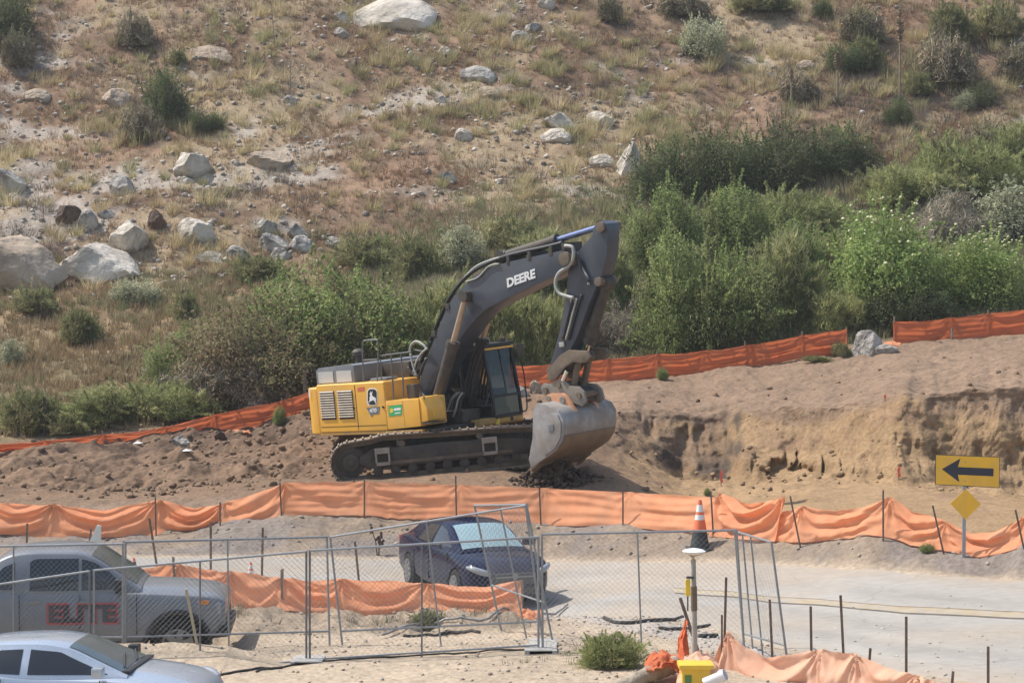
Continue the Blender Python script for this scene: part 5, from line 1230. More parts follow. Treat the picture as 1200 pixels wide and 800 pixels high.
# bolted plates and clamps on the arm side
for (x, y) in ((667,372),(664,383),(661,395),(659,404),(672,352)):
    c = U(x, y, -.27); q = ub(); q.box((c.x - .07, -.32, c.z - .05), (c.x + .09, -.272, c.z + .07)); q.build('hose_clamp', HOSEG if y in (352, 404) else DRK, amo, bevel=.01)
a, b = U(711, 332, 0), U(686, 416, 0)
cyl((a.x, a.z), (b.x, b.z), .80, 0, .14, .07, 'bucket_cylinder', CHROME)
# --- bucket linkage, coupler
LK = [(642,441),(645,431),(657,416),(667,410),(688,411),(693,418),(687,425),(672,424),(662,431),(652,445),(646,447)]
for yl in (-.36, .36):
    q = ub(); q.prism(Ux(LK, -.36), yl - .045, yl + .045); q.build('side_link', LINK, EX, bevel=.015)
a, b = U(685, 418, 0), U(677, 456, 0)
for yl in (-.2, .2):
    q = ub(); q.tube([(a.x, yl, a.z), (b.x, yl, b.z)], .085, 10); q.disc((a.x, yl, a.z), .13, w=.2, n=14); q.disc((b.x, yl, b.z), .13, w=.2, n=14); q.build('bucket_link', LINK, EX)
q = ub(); a, b = U(665, 434, -.36), U(660, 446, -.36); q.tube([a, b], .06, 10); q.build('lock_cylinder', CHROME, EX)
CP = [(634,453),(637,449),(643,450),(652,446),(657,443),(662,446),(668,452),(678,453),(684,459),(687,470),(682,476),(672,472),(664,466),(652,464),(642,465),(636,462)]
for yl in (-.33, .33):
    q = ub(); q.prism(Ux(CP, -.36), yl - .04, yl + .04); q.build('coupler_plate', COUP, EX, bevel=.015)
cc = Ux([(645,455),(660,450),(676,458),(680,470),(660,464),(645,462)], -.36); q = ub(); q.prism(cc, -.285, .285); q.build('coupler_body', DRK, EX, bevel=.02)
for x, y in ((655,451),(679,463),(640,457)):
    c = U(x, y, -.36); q = ub(); q.disc((c.x, 0, c.z), .075, w=.82, n=14); q.build('pin', LINK, EX)
# --- bucket
prof = Ux([(628,477),(632,472.5),(641,475),(651,478.5),(657,484),(660.5,493),(661,504),(659,516),(652,527),(643,534),(634,540),(622,548)], -1.0)
def shell(prof, y0, y1, th):
    mb = ub(); n = len(prof); V = []
    for i, (x, z) in enumerate(prof):
        a = Vector(prof[max(i-1, 0)]); b = Vector(prof[min(i+1, n-1)]); t = (b - a).normalized(); nn = Vector((t.y, -t.x))
        V.append(((x, z), (x + nn.x * th, z + nn.y * th)))
    vs = []
    for y in (y0, y1):
        for o, i in V: vs += [(o[0], y, o[1]), (i[0], y, i[1])]
    fs = []; k = 2 * n
    for i in range(n - 1):
        a = 2 * i; fs += [(a, a + 2, k + a + 2, k + a), (a + 1, k + a + 1, k + a + 3, a + 3), (a, a + 1, a + 3, a + 2), (k + a, k + a + 2, k + a + 3, k + a + 1)]
    fs += [(0, k, k + 1, 1), (2*n - 2, 2*n - 1, k + 2*n - 1, k + 2*n - 2)]
    mb.add(vs, fs); return mb
prd = [ (p.x, p.y) for p in catmull([Vector((x, z, 0)) for x, z in prof], 4)]
BK = shell(prd, -.97, .97, .05).build('bucket', BKT, EX, ang=30)
lowp = prd[26:]
lo_ = shell([(x, z) for x, z in lowp], -.965, .965, -.02); lo_.build('wear_shell', BKTW, BK, ang=30)
side = [(625.5,482),(631,472),(641,474.5),(655,481),(660.5,491),(661,504),(659,517),(652,528),(643,534.5),(637,538),(623.5,548.5),(620.5,538),(625,512)]
for yl in (-1.0, 1.0):
    q = ub(); q.prism(Ux(side, -1.0), yl - .03, yl + .03); q.build('side_plate', BKT, BK, bevel=.01, ang=20)
wp = [(636.5,500),(640,489),(647,484),(655,485.5),(659,496),(658.5,512),(651.5,525.5),(641,533),(637,530),(634.5,516)]
for yl in (-1.045, 1.045):
    q = ub(); q.prism(Ux(wp, -1.0), yl - .014, yl + .014); w_ = q.build('wear_plate', BKT, BK, bevel=.006)
    if yl < 0: q = ub(); q.prism(Ux([(645,497.5),(650.5,497),(650.8,504),(645.4,505)], -1.0), -1.075, -1.060); q.build('weld_tab', GREYP, w_)
ce = Ux([(621,548.5),(629,541.5),(632,543.5),(622,552)], -1.0); q = ub(); q.prism(ce, -1.02, 1.02); q.build('cutting_edge', BKTW, BK)
for k in range(5):
    yl = -.86 + k * .43; tp = Ux([(628,540),(632,544),(622.5,555),(619.5,556.5),(619.5,552)], -1.0); q = ub(); q.prism(tp, yl - .08, yl + .08); q.build('tooth', BKTW, BK, bevel=.012)
EARP = [(641,466),(642,462.5),(646,461),(660,460.5),(664,463),(676,482),(668,484),(652,480),(645,477)]
for yl in (-.42, .42):
    q = ub(); q.prism(Ux(EARP, -.42), yl - .05, yl + .05); e_ = q.build('bucket_ear', EAR, BK, bevel=.012)
    c = U(661, 468.5, -.42); q = ub(); q.disc((c.x, yl, c.z), .085, w=.16, n=14); q.build('bushing', COUP, e_)
    c = U(644.5, 466.5, -.42); q = ub(); q.disc((c.x, yl, c.z), .07, w=.16, n=14); q.build('bushing', COUP, e_)
p = U(688, 487, .0); q = ub(); c0 = U(686, 484, .12)
le = [c0 + Vector((.0, .22 * math.cos(a), .25 * math.sin(a))) for a in [math.pi * i / 8 for i in range(9)]]
q.tube([le[0] - Vector((0, 0, .12))] + le + [le[-1] - Vector((0, 0, .12))], .055, 8); q.build('lifting_eye', COUP, BK)
# --- hoses
def hose(pts, yl, r, m=HOSE, par=None, nm='hose'):
    q = ub(); q.tube(catmull([U(a, b, yl) for a, b in pts], 5), r, 7); return q.build(nm, m, par or EX, ang=180)
top = [(486,448),(496,420),(507,396),(518,370),(527,352),(538,336),(552,322),(568,312),(590,303),(612,297),(640,291),(660,286)]
for j, yl in enumerate((-.28, -.16, -.04, .10, .22)):
    hose([(a + .6 * j - 1.5, b - 1.5 - 1.0 * (j % 3)) for a, b in top], yl, .032)
hose([(540,331),(556,314),(572,306),(586,302)], -.25, .035, HOSEG); hose([(546,330),(560,325),(573,312),(585,309)], -.38, .022, HOSEG)
hose([(662,288),(671,290),(672,302),(666,312),(655,320),(651,332),(655,343),(664,347),(672,349)], -.40, .045, HOSEG)
hose([(664,291),(674,296),(679,306),(682,318),(690,330)], -.36, .035)
hose([(676,296),(680,310),(688,324),(690,334)], -.33, .03, HOSEG)
hose([(672,349),(668,362),(664,378),(660,396)], -.33, .035); hose([(676,350),(672,364),(668,380),(663,398)], -.33, .03, HOSEG)
hose([(682,345),(676,362),(671,380),(666,398)], -.31, .03)
hose([(480,412),(482,404),(488,400),(496,404),(500,409)], -.45, .035, HOSEG); hose([(484,438),(488,424),(494,414),(501,408)], -.5, .03, HOSEG); hose([(478,430),(486,440),(494,438)], -.55, .03)
hose([(481,414),(484,428),(488,440)], -.7, .03, HOSEG); hose([(490,444),(494,432),(500,420)], -.62, .035); hose([(486,410),(497,411),(505,400)], -.3, .03)
for j in range(4):
    hose([(521 + 5 * j, 490 - j), (525 + 4.5 * j, 480), (529 + 4 * j, 468), (536 + 3 * j, 460)], -.15 - .1 * j, .028, HOSEG if j % 2 == 0 else HOSE)
for j in range(3):
    hose([(552 - 4 * j, 470), (556 - 4 * j, 440), (563 - 4 * j, 415), (572 - 3 * j, 398)], .30, .035)
for (a, b) in ((595,303),(620,298),(645,292),(660,288)):
    c = U(a, b, -.36); q = ub(); q.box((c.x - .05, -.37, c.z - .16), (c.x + .05, .3, c.z + .07)); q.build('hose_clamp', DRK, EX, bevel=.01)
for (a, b) in ((494,428),(510,390),(526,358)):
    c = U(a, b, -.36); q = ub(); q.box((c.x - .12, -.38, c.z - .10), (c.x + .02, .3, c.z + .06)); q.build('hose_clamp', DRK, EX, bevel=.01)

# soil spilling below the bucket, with the bucket's shade put into its dark colour
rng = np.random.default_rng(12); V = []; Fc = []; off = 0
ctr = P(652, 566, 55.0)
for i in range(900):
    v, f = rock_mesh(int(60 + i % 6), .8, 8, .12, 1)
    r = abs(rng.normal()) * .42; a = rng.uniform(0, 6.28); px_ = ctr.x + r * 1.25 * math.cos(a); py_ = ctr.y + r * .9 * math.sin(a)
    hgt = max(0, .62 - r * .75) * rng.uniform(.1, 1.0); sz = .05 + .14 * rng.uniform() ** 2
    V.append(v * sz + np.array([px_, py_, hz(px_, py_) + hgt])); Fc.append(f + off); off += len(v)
me = arr_mesh('shaded_soil', np.concatenate(V), np.concatenate(Fc)); tag(link('shaded_soil', me, None, mat('shade_dark_soil', (.085, .062, .048), .95, var=.35, scale=5, spec=.1)), 'heap of soil spilled under the grey bucket, coloured dark for its shade', 'soil', kind='stuff')
# ------------------------------------------------------------------ vehicles
GLASSD = mat('dark_tinted_glass', (.02, .022, .025), .06, var=0, spec=.8)
TYRE = mat('tyre_rubber', (.022, .021, .021), .85, var=.2, scale=10, dirt=(.1, .085, .065), dirt_amt=.2, spec=.2)
ALLOY = mat('alloy_rim', (.26, .265, .27), .35, metal=.6, var=.08)
TRIM = mat('black_plastic', (.025, .025, .027), .5, var=.1)
LAMP = mat('headlamp_lens', (.30, .32, .34), .12, var=.05, coat=.6)
AMBER = mat('amber_lens', (.75, .25, .04), .2)
def cspl(keys, xs):
    """smooth curve through (x, v) keys (monotone cubic)"""
    k = np.array(sorted(keys), float); x, v = k[:, 0], k[:, 1]
    if len(x) < 3: return np.interp(xs, x, v)
    h = np.diff(x); d = np.diff(v) / h; m = np.zeros(len(x))
    for i in range(1, len(x) - 1):
        m[i] = 0 if d[i-1] * d[i] <= 0 else 2 * d[i-1] * d[i] / (d[i-1] + d[i])
    m[0], m[-1] = d[0], d[-1]
    xs = np.clip(xs, x[0], x[-1]); i = np.clip(np.searchsorted(x, xs, side='right') - 1, 0, len(x) - 2); t = (xs - x[i]) / h[i]
    return (2*t**3-3*t**2+1)*v[i] + (t**3-2*t**2+t)*h[i]*m[i] + (-2*t**3+3*t**2)*v[i+1] + (t**3-t**2)*h[i]*m[i+1]
def loft(xs, rings):
    mb = MB(); n = len(rings[0]); vs = []
    for x, r in zip(xs, rings):
        vs += [(x, y, z) for y, z in r] 
    fs = []
    for i in range(len(xs) - 1):
        for j in range(n): fs.append((i*n+j, i*n+(j+1) % n, (i+1)*n+(j+1) % n, (i+1)*n+j))
    fs.append(tuple(range(n-1, -1, -1))); fs.append(tuple((len(xs)-1)*n + j for j in range(n)))
    mb.add(vs, fs); return mb
def mirror(half): return half + [(-y, z) for y, z in half[::-1] if abs(y) > 1e-6]
def cut(o, cutters):
    for c in cutters:
        m = o.modifiers.new('b', 'BOOLEAN'); m.operation = 'DIFFERENCE'; m.object = c; m.solver = 'EXACT'
    bpy.context.view_layer.update()
    me = bpy.data.meshes.new_from_object(o.evaluated_get(bpy.context.evaluated_depsgraph_get()))
    o.modifiers.clear(); old = o.data; nm = old.name; o.data = me
    for c in cutters: bpy.data.objects.remove(c)
    smooth(me, 30)
def wheel(root, x, y, r, w, rim_r, spokes=5, rim=ALLOY):
    sg = -1 if y < 0 else 1
    t = MB(); t.disc((x, y, r), r, w=w, n=36); to = t.build('wheel', TYRE, root, bevel=.03, seg=3)
    q = MB(); yo = y + sg * w / 2
    q.disc((x, yo + sg * .002, r), rim_r, w=.012, n=30); qb = q.build('rim_barrel', TRIM, to)
    q = MB()
    for k in range(spokes):
        a = 2 * math.pi * k / spokes + .3; c, s = math.cos(a), math.sin(a); hw = .042 if spokes > 6 else .06
        a0, a1 = rim_r * .12, rim_r * .97
        vs = []
        for yy in (yo + sg * .010, yo + sg * .032):
            for rr_, w_ in ((a0, hw * .9), (a1, hw * .7)):
                for e in (-1, 1): vs.append((x + c * rr_ - s * w_ * e, yy, r + s * rr_ + c * w_ * e))
        q.add(vs, [(0,1,3,2),(4,6,7,5),(0,4,5,1),(2,3,7,6),(0,2,6,4),(1,5,7,3)])
    q.disc((x, yo + sg * .022, r), rim_r * .24, w=.03, n=16)
    for i in range(30):
        a0, a1 = 2 * math.pi * i / 30, 2 * math.pi * (i + 1) / 30
        q.add([(x + math.cos(a) * rq, yo + sg * dy, r + math.sin(a) * rq) for a in (a0, a1) for rq, dy in ((rim_r * .90, .03), (rim_r * 1.0, .03), (rim_r * 1.0, .0), (rim_r * .90, .0))], [(0, 1, 5, 4), (1, 2, 6, 5), (3, 0, 4, 7)])
    q.build('rim', rim, to, sm=False)
def vehicle(root, p, paint):
    """p: curves for the body; x forward, z up, origin on the ground below the middle"""
    xs = np.array(sorted(set(np.round(np.concatenate([np.linspace(p['x0'], p['x1'], 58), [p['x0'] + .03, p['x1'] - .03]]), 3))))
    hw = cspl(p['hw'], xs); zs = cspl(p['sh'], xs); zt = cspl(p['top'], xs); zb = cspl(p['bot'], xs)
    rings = []
    for a, s, t, b in zip(hw, zs, zt, zb):
        half = [(0, b), (a * .80, b), (a * .93, b + .05), (a * .985, b + .14), (a, b + .45 * (s - b)), (a * .995, b + .72 * (s - b)), (a * .975, s - .05), (a * .95, s - .012), (a * .90, s + .012), (a * .72, s + (t - s) * .65), (a * .40, t), (0, t)]
        rings.append(mirror(half))
    body = loft(xs, rings).build('body', paint, root, ang=32)
    cs = []
    for wx, r in p['arches']:
        q = MB(); q.disc((wx, 0, p['wr']), r, w=3, n=40); c = q.build('cutter', TRIM, None)
        cs.append(c)
    body.data.materials.append(TRIM)
    for c in cs: c.data.materials.clear(); c.data.materials.append(TRIM)
    cut(body, cs)
    # dark liner behind the wheels
    for wx, r in p['arches']:
        q = MB(); q.disc((wx, 0, p['wr']), r - .005, w=2 * p['track'] - .5, n=24); q.build('wheel_liner', TRIM, body)
    # greenhouse
    gx = np.linspace(p['g0'], p['g1'], 40); wb = cspl(p['gwb'], gx); wr = cspl(p['gwr'], gx); zr = cspl(p['roof'], gx); zb2 = cspl(p['belt'], gx)
    rings = []
    for a, r_, z, b in zip(wb, wr, zr, zb2):
        h = max(z - b, .01); e = min(.06, h * .4)
        half = [(0, b - .15), (a, b - .15), (a, b), (a + (r_ - a) * .5 + .012, b + (h - e) * .5), (r_, z - e), (r_ * .965, z - e * .4), (r_ * .86, z - .005), (r_ * .45, z + .014), (0, z + .018)]
        rings.append(mirror(half))
    cab = loft(gx, rings).build('cab' if p.get('pickup') else 'roof', paint, root, ang=40)
    def ysurf(x, z):
        a, r_, zz, b = [float(cspl(p[k], np.array([x]))[0]) for k in ('gwb', 'gwr', 'roof', 'belt')]
        h = max(zz - b, .01); e = min(.06, h * .4); t = min(max((z - b) / max(h - e, .01), 0), 1)
        return np.interp(t, [0, .5, 1], [a, a + (r_ - a) * .5 + .012, r_])
    def win(nm, poly, m=GLASSD, off=.007, par=cab):
        for sg in (-1, 1):
            # resample the outline into columns
            P2 = np.array(poly); xa, xb = P2[:, 0].min(), P2[:, 0].max(); V = []; n = 14
            for x in np.linspace(xa + 1e-3, xb - 1e-3, n):
                zz = []
                for i in range(len(P2)):
                    (u0, v0), (u1, v1) = P2[i], P2[(i + 1) % len(P2)]
                    if (u0 - x) * (u1 - x) <= 0 and abs(u1 - u0) > 1e-9: zz.append(v0 + (v1 - v0) * (x - u0) / (u1 - u0))
                a, b = min(zz), max(zz)
                for t in np.linspace(0, 1, 7): z = a + (b - a) * t; V.append((x, sg * (ysurf(x, z) + off), z))
            idx = np.arange(n * 7).reshape(n, 7); Fq = np.stack([idx[:-1, :-1].ravel(), idx[1:, :-1].ravel(), idx[1:, 1:].ravel(), idx[:-1, 1:].ravel()], 1)
            if sg > 0: Fq = Fq[:, ::-1]
            me = arr_mesh(nm, np.array(V), Fq); me.polygons.foreach_set('use_smooth', np.ones(len(me.polygons), bool)); link(nm, me, par, m)
    for nm, poly in p['windows']: win(nm, poly)
    def screen(nm, xa, xb, fr, m):
        V = []; n = 12; k = 13
        for x in np.linspace(xa, xb, n):
            r_ = float(cspl(p['gwr'], np.array([x]))[0]); z = float(cspl(p['roof'], np.array([x]))[0])
            for t in np.linspace(-1, 1, k):
                y = t * r_ * fr; ay = abs(y) / r_
                zz = np.interp(ay, [0, .45, .86, .965], [z + .018, z + .014, z - .005, z - .024]); V.append((x, y, zz + .010))
        idx = np.arange(n * k).reshape(n, k); Fq = np.stack([idx[:-1, :-1].ravel(), idx[1:, :-1].ravel(), idx[1:, 1:].ravel(), idx[:-1, 1:].ravel()], 1)
        me = arr_mesh(nm, np.array(V), Fq); me.polygons.foreach_set('use_smooth', np.ones(len(me.polygons), bool)); link(nm, me, cab, m)
    screen('windscreen', p['ws'][0], p['ws'][1], .90, p.get('wsm', GLASSD)); 
    if 'rw' in p: screen('rear_window', p['rw'][0], p['rw'][1], .88, GLASSD)
    for wx in p['axles']:
        for sg in (-1, 1): wheel(root, wx, sg * (p['track']), p['wr'], p['ww'], p['rim'], p.get('spokes', 5))
    return body, cab
def part(root, nm, m, fn, **k):
    q = MB(); fn(q); return q.build(nm, m, root, **k)
def sideline(root, body, nm, x, z0, z1, y, m):
    for sg in (-1, 1):
        part(body, nm, m, lambda q: q.box((x - .006, sg * y - .012, z0), (x + .006, sg * y + .006, z1)), sm=False)
# ---- dark blue sedan on the road
SED = empty('sedan', (0, 0, 0), 'dark blue sedan parked nose on across the road beyond the chain link fence', 'car')
NAVY = mat('navy_car_paint', (.006, .010, .035), .14, var=.03, coat=0, spec=.2)
SKYG = mat('sky_reflection_windscreen', (.30, .42, .43), .10, var=.1, scale=1.2, coat=1.0, spec=1.0)  # pale blue-green base colour paints in the sky's reflection
DUSTREFLG = mat('dust_reflection_glass', (.075, .10, .11), .12, var=.15, scale=2, spec=.6)  # grey-blue reflection and dust film both put into the base colour
sp = dict(x0=-2.35, x1=2.36, hw=[(-2.35,.72),(-2.1,.86),(-1,.915),(0,.92),(1.2,.915),(1.9,.87),(2.2,.76),(2.36,.60)], sh=[(-2.35,.92),(-1.5,.98),(0,.95),(1.0,.92),(1.9,.82),(2.25,.70),(2.36,.58)], top=[(-2.35,.98),(-1.8,1.06),(-1,1.04),(.9,1.0),(1.3,.95),(1.9,.86),(2.22,.73),(2.36,.60)], bot=[(-2.35,.36),(-2,.22),(0,.18),(2,.2),(2.36,.30)],
  arches=[(-1.36,.37),(1.42,.37)], wr=.325, axles=(-1.36, 1.42), track=.80, ww=.22, rim=.225, spokes=10,
  g0=-1.95, g1=1.28, gwb=[(-1.95,.70),(-1,.84),(0,.86),(.8,.84),(1.28,.76)], gwr=[(-1.95,.66),(-1,.60),(-.2,.61),(.3,.62),(1.28,.74)], roof=[(-1.95,1.05),(-1.35,1.28),(-.7,1.395),(-.1,1.41),(.35,1.36),(.8,1.19),(1.28,.955)], belt=[(-1.95,1.0),(0,.95),(1.28,.90)],
  windows=[('side_window', [(-.06,.985),(-.06,1.33),(.30,1.28),(.92,1.0)]), ('side_window', [(-.14,.985),(-.95,1.0),(-.72,1.30),(-.14,1.33)])], ws=(.36, 1.20), rw=(-1.85, -1.0), wsm=SKYG)
sb_, sc_ = vehicle(SED, sp, NAVY)
for sg in (-1, 1):
    part(SED, 'headlight', LAMP, lambda q: q.add([(2.02, sg*.83, .66), (2.10, sg*.80, .80), (2.24, sg*.66, .745), (2.33, sg*.48, .665), (2.345, sg*.46, .60), (2.22, sg*.70, .60)], [(0, 1, 2, 3, 4, 5)]), sm=False) if False else None
    part(SED, 'headlight', LAMP, lambda q: q.tube(catmull([(1.98, sg*.872, .76), (2.14, sg*.79, .735), (2.26, sg*.66, .69), (2.335, sg*.50, .645)], 4), [.02, .032, .042, .05, .055, .058, .06, .062, .064, .064, .06, .05, .04], 10), ang=60)
    part(SED, 'fog_light', TRIM, lambda q: q.disc((2.33, sg*.56, .37), .06, (1, 0, 0), .10, 12))
    part(SED, 'mirror', NAVY, lambda q: q.box((.78, sg*.90 - .10, .98), (.94, sg*.90 + .12 * sg + .02, 1.10)), bevel=.03)
    part(SED, 'tail_light', mat('red_lens', (.35, .02, .02), .2), lambda q: q.box((-2.33, sg*.66 - .12, .78), (-2.24, sg*.66 + .1, .92)), bevel=.02)
gr = part(SED, 'grille', TRIM, lambda q: (q.prism([(2.30, .44), (2.385, .46), (2.375, .64), (2.30, .66)], -.42, .42)), bevel=.02)
part(gr, 'grille_bar', ALLOY, lambda q: q.box((2.372, -.40, .575), (2.395, .40, .60)), bevel=.006)
part(gr, 'emblem', ALLOY, lambda q: q.disc((2.39, 0, .60), .06, (1, 0, 0), .02, 20))
part(SED, 'lower_intake', TRIM, lambda q: q.prism([(2.30, .25), (2.375, .27), (2.38, .38), (2.30, .40)], -.52, .52), bevel=.02)
part(SED, 'licence_plate', mat('pale_plate', (.55, .55, .54), .5), lambda q: q.box((2.385, -.17, .36), (2.40, .17, .46)), sm=False)
for x in (-.10, .98, -1.0): sideline(SED, sb_, 'door_gap', x, .32, .93, .912 if x < .9 else .905, TRIM)
for x in (.12, -.82):
    for sg in (-1, 1): part(SED, 'door_handle', NAVY, lambda q: q.box((x - .1, sg * .925 - .02, .80), (x + .1, sg * .925 + .02, .835)), bevel=.01)
c0 = P(592, 700, 43.6)
SED.location = (-.83, 45.6, 0); ph = math.radians(22)
SED.scale = (1, 1, 1.07); SED.rotation_euler = (0, 0, -math.pi / 2 + ph)
SED.location.z = hz(SED.location.x, SED.location.y - .8) + .015
# ---- grey pickup
PK = empty('pickup_truck', (0, 0, 0), 'grey crew cab pickup with red edged ELITE lettering parked behind the fence', 'pickup')
GREYT = mat('grey_truck_paint', (.18, .20, .23), .32, var=.05, coat=.6, dirt=(.30, .25, .19), dirt_amt=.22, dscale=1.5)
pp_ = dict(pickup=True, x0=-3.05, x1=2.78, hw=[(-3.05,.93),(-2.9,.965),(0,.985),(1.2,.985),(2.2,.975),(2.62,.93),(2.78,.84)], sh=[(-3.05,1.33),(0,1.28),(1.0,1.26),(2.0,1.22),(2.6,1.17),(2.78,1.08)], top=[(-3.05,1.34),(-1.2,1.34),(0,1.30),(1.2,1.335),(1.9,1.32),(2.5,1.25),(2.70,1.18),(2.78,1.10)], bot=[(-3.05,.55),(-2,.45),(0,.42),(1.5,.42),(2.4,.45),(2.78,.55)],
  arches=[(-1.75,.50),(2.02,.50)], wr=.41, axles=(-1.75, 2.02), track=.84, ww=.27, rim=.26, spokes=6,
  g0=-1.30, g1=1.42, gwb=[(-1.3,.93),(0,.95),(1.42,.90)], gwr=[(-1.3,.84),(-.6,.82),(0,.82),(.5,.82),(1.42,.87)], roof=[(-1.3,1.38),(-1.0,1.72),(-.6,1.90),(-.2,1.93),(.3,1.925),(.6,1.86),(1.0,1.62),(1.42,1.33)], belt=[(-1.3,1.30),(0,1.26),(1.42,1.23)],
  windows=[('side_window', [(.47,1.30),(.47,1.80),(.66,1.75),(.9,1.60),(1.2,1.32)]), ('side_window', [(.42,1.30),(.42,1.81),(-.28,1.81),(-.36,1.75),(-.36,1.30)]), ('quarter_window', [(-.60,1.32),(-.60,1.76),(-.78,1.68),(-1.0,1.46),(-1.08,1.33)])], ws=(.62, 1.34), wsm=DUSTREFLG)
pb_, pc_ = vehicle(PK, pp_, GREYT)
for sg in (-1, 1):
    part(PK, 'headlight', LAMP, lambda q: q.box((2.52, sg*.80 - .11, .88), (2.72, sg*.80 + .09, 1.08)), bevel=.04)
    part(PK, 'turn_lamp', AMBER, lambda q: q.box((2.30, sg*.93 - .02, 1.05), (2.52, sg*.93 + .022, 1.12)), bevel=.015)
    part(PK, 'mirror', TRIM, lambda q: q.box((1.02, sg*1.06 - .13, 1.28), (1.15, sg*1.06 + .10, 1.50)), bevel=.03)
    part(PK, 'arch_flare', TRIM, lambda q: q.tube([(-1.75 + .53 * math.cos(a), sg * .975, .42 + .53 * math.sin(a)) for a in [math.pi * i / 16 for i in range(17)]], .035, 6))
    part(PK, 'arch_flare', TRIM, lambda q: q.tube([(2.02 + .53 * math.cos(a), sg * .975, .42 + .53 * math.sin(a)) for a in [math.pi * i / 16 for i in range(17)]], .035, 6))
    part(PK, 'bed_rail', TRIM, lambda q: q.box((-3.0, sg*.90 - .05, 1.335), (-1.25, sg*.90 + .05, 1.365)), bevel=.01)
part(PK, 'grille', TRIM, lambda q: q.prism([(2.62, .72), (2.80, .74), (2.76, 1.0), (2.62, 1.02)], -.62, .62), bevel=.03)
part(PK, 'front_bumper', TRIM, lambda q: q.prism([(2.50, .48), (2.86, .52), (2.86, .70), (2.50, .72)], -.90, .90), bevel=.05)
for x in (.45, 1.36, -.52): sideline(PK, pb_, 'door_gap', x, .55, 1.24, .982, TRIM)
for x in (.56, -.28):
    for sg in (-1, 1): part(PK, 'door_handle', ALLOY, lambda q: (q.box((x - .11, sg * .99 - .02, 1.10), (x + .11, sg * .99 + .03, 1.145))), bevel=.012)
PK.location = ((68 - 600) / F * 36.7, 36.7, -.95); PK.rotation_euler = (0, 0, math.radians(4))
# lettering on the near doors
LETR = mat('red_outline', (.50, .06, .07), .5); LETK = mat('dark_letter', (.05, .045, .05), .5)
for m_, bo, de in ((LETR, .075, .996), (LETK, .045, 1.002)):
    gx = .03 if bo < .06 else 0
    fit_text('door_lettering', 'ELITE', (-.08 + gx, -de, .76 + gx), (1, 0, 0), (0, 0, 1), 1.15 - 2 * gx, .35 - 2 * gx, m_, pb_, bo, .006)
# ---- silver coupe, mostly cut by the bottom left corner
SV = empty('silver_car', (0, 0, 0), 'silver two door car cut off by the bottom left corner of the photo', 'car')
SILV = mat('silver_car_paint', (.44, .50, .58), .25, metal=.35, var=.03, coat=.8, dirt=(.45, .42, .38), dirt_amt=.10, dscale=2)
cp = dict(x0=-2.35, x1=2.38, hw=[(-2.35,.74),(-2,.88),(-1,.93),(0,.91),(1.2,.925),(1.8,.90),(2.2,.80),(2.38,.62)], sh=[(-2.35,.96),(-1.2,1.0),(0,.94),(1.0,.93),(1.9,.86),(2.3,.74),(2.38,.66)], top=[(-2.35,1.0),(-1.8,1.06),(0,1.0),(1.0,1.03),(1.5,.99),(2.0,.90),(2.3,.77),(2.38,.68)], bot=[(-2.35,.36),(-2,.22),(0,.17),(2,.2),(2.38,.30)],
  arches=[(-1.32,.385),(1.58,.385)], wr=.335, axles=(-1.32, 1.58), track=.81, ww=.23, rim=.235, spokes=5,
  g0=-1.75, g1=1.32, gwb=[(-1.75,.74),(-1,.84),(0,.86),(.9,.84),(1.32,.78)], gwr=[(-1.75,.66),(-1,.60),(-.2,.62),(.4,.63),(1.32,.76)], roof=[(-1.75,1.06),(-1.2,1.26),(-.6,1.37),(0,1.395),(.42,1.35),(.85,1.19),(1.32,.99)], belt=[(-1.75,1.0),(0,.95),(1.32,.92)],
  windows=[('side_window', [(-.06,.99),(-.06,1.31),(.36,1.28),(.60,1.18),(1.06,1.0)]), ('side_window', [(-.17,.99),(-1.12,1.02),(-.85,1.20),(-.5,1.29),(-.17,1.31)])], ws=(.46, 1.24), rw=(-1.65, -.9), wsm=DUSTREFLG)
vb, vc = vehicle(SV, cp, SILV)
for sg in (-1, 1):
    part(SV, 'headlight', LAMP, lambda q: q.tube(catmull([(1.96, sg*.885, .80), (2.14, sg*.80, .77), (2.28, sg*.64, .72)], 5), [.03, .045, .055, .06, .065, .07, .07, .068, .064, .058, .05], 10), ang=60)
    part(SV, 'turn_lamp', AMBER, lambda q: q.box((2.02, sg*.865 - .02, .70), (2.14, sg*.865 + .015, .76)), bevel=.012)
    part(SV, 'mirror', SILV if sg < 0 else TRIM, lambda q: (q.box((.90, sg*.97 - .10, 1.0), (1.05, sg*.97 + .09, 1.13)), q.box((.95, sg*.87 - .03, .97), (1.01, sg*.87 + .03, 1.02))), bevel=.03)
part(SV, 'wiper', TRIM, lambda q: (q.tube([(1.22, -.5, 1.06), (1.06, .12, 1.15)], .012, 5), q.tube([(1.24, .1, 1.06), (1.08, .62, 1.12)], .012, 5)))
part(SV, 'cowl', TRIM, lambda q: q.box((1.23, -.68, 1.0), (1.34, .68, 1.035)), bevel=.01)
for x in (-.42, .98): sideline(SV, vb, 'door_gap', x, .3, .94, .908, TRIM)
for sg in (-1, 1): part(SV, 'door_handle', SILV, lambda q: q.box((-.32, sg * .925 - .02, .82), (-.12, sg * .925 + .025, .86)), bevel=.012)
SV.rotation_euler = (0, 0, math.radians(-5)); SV.location = ((55 - 600) / F * 31.2, 31.2, -1.02)
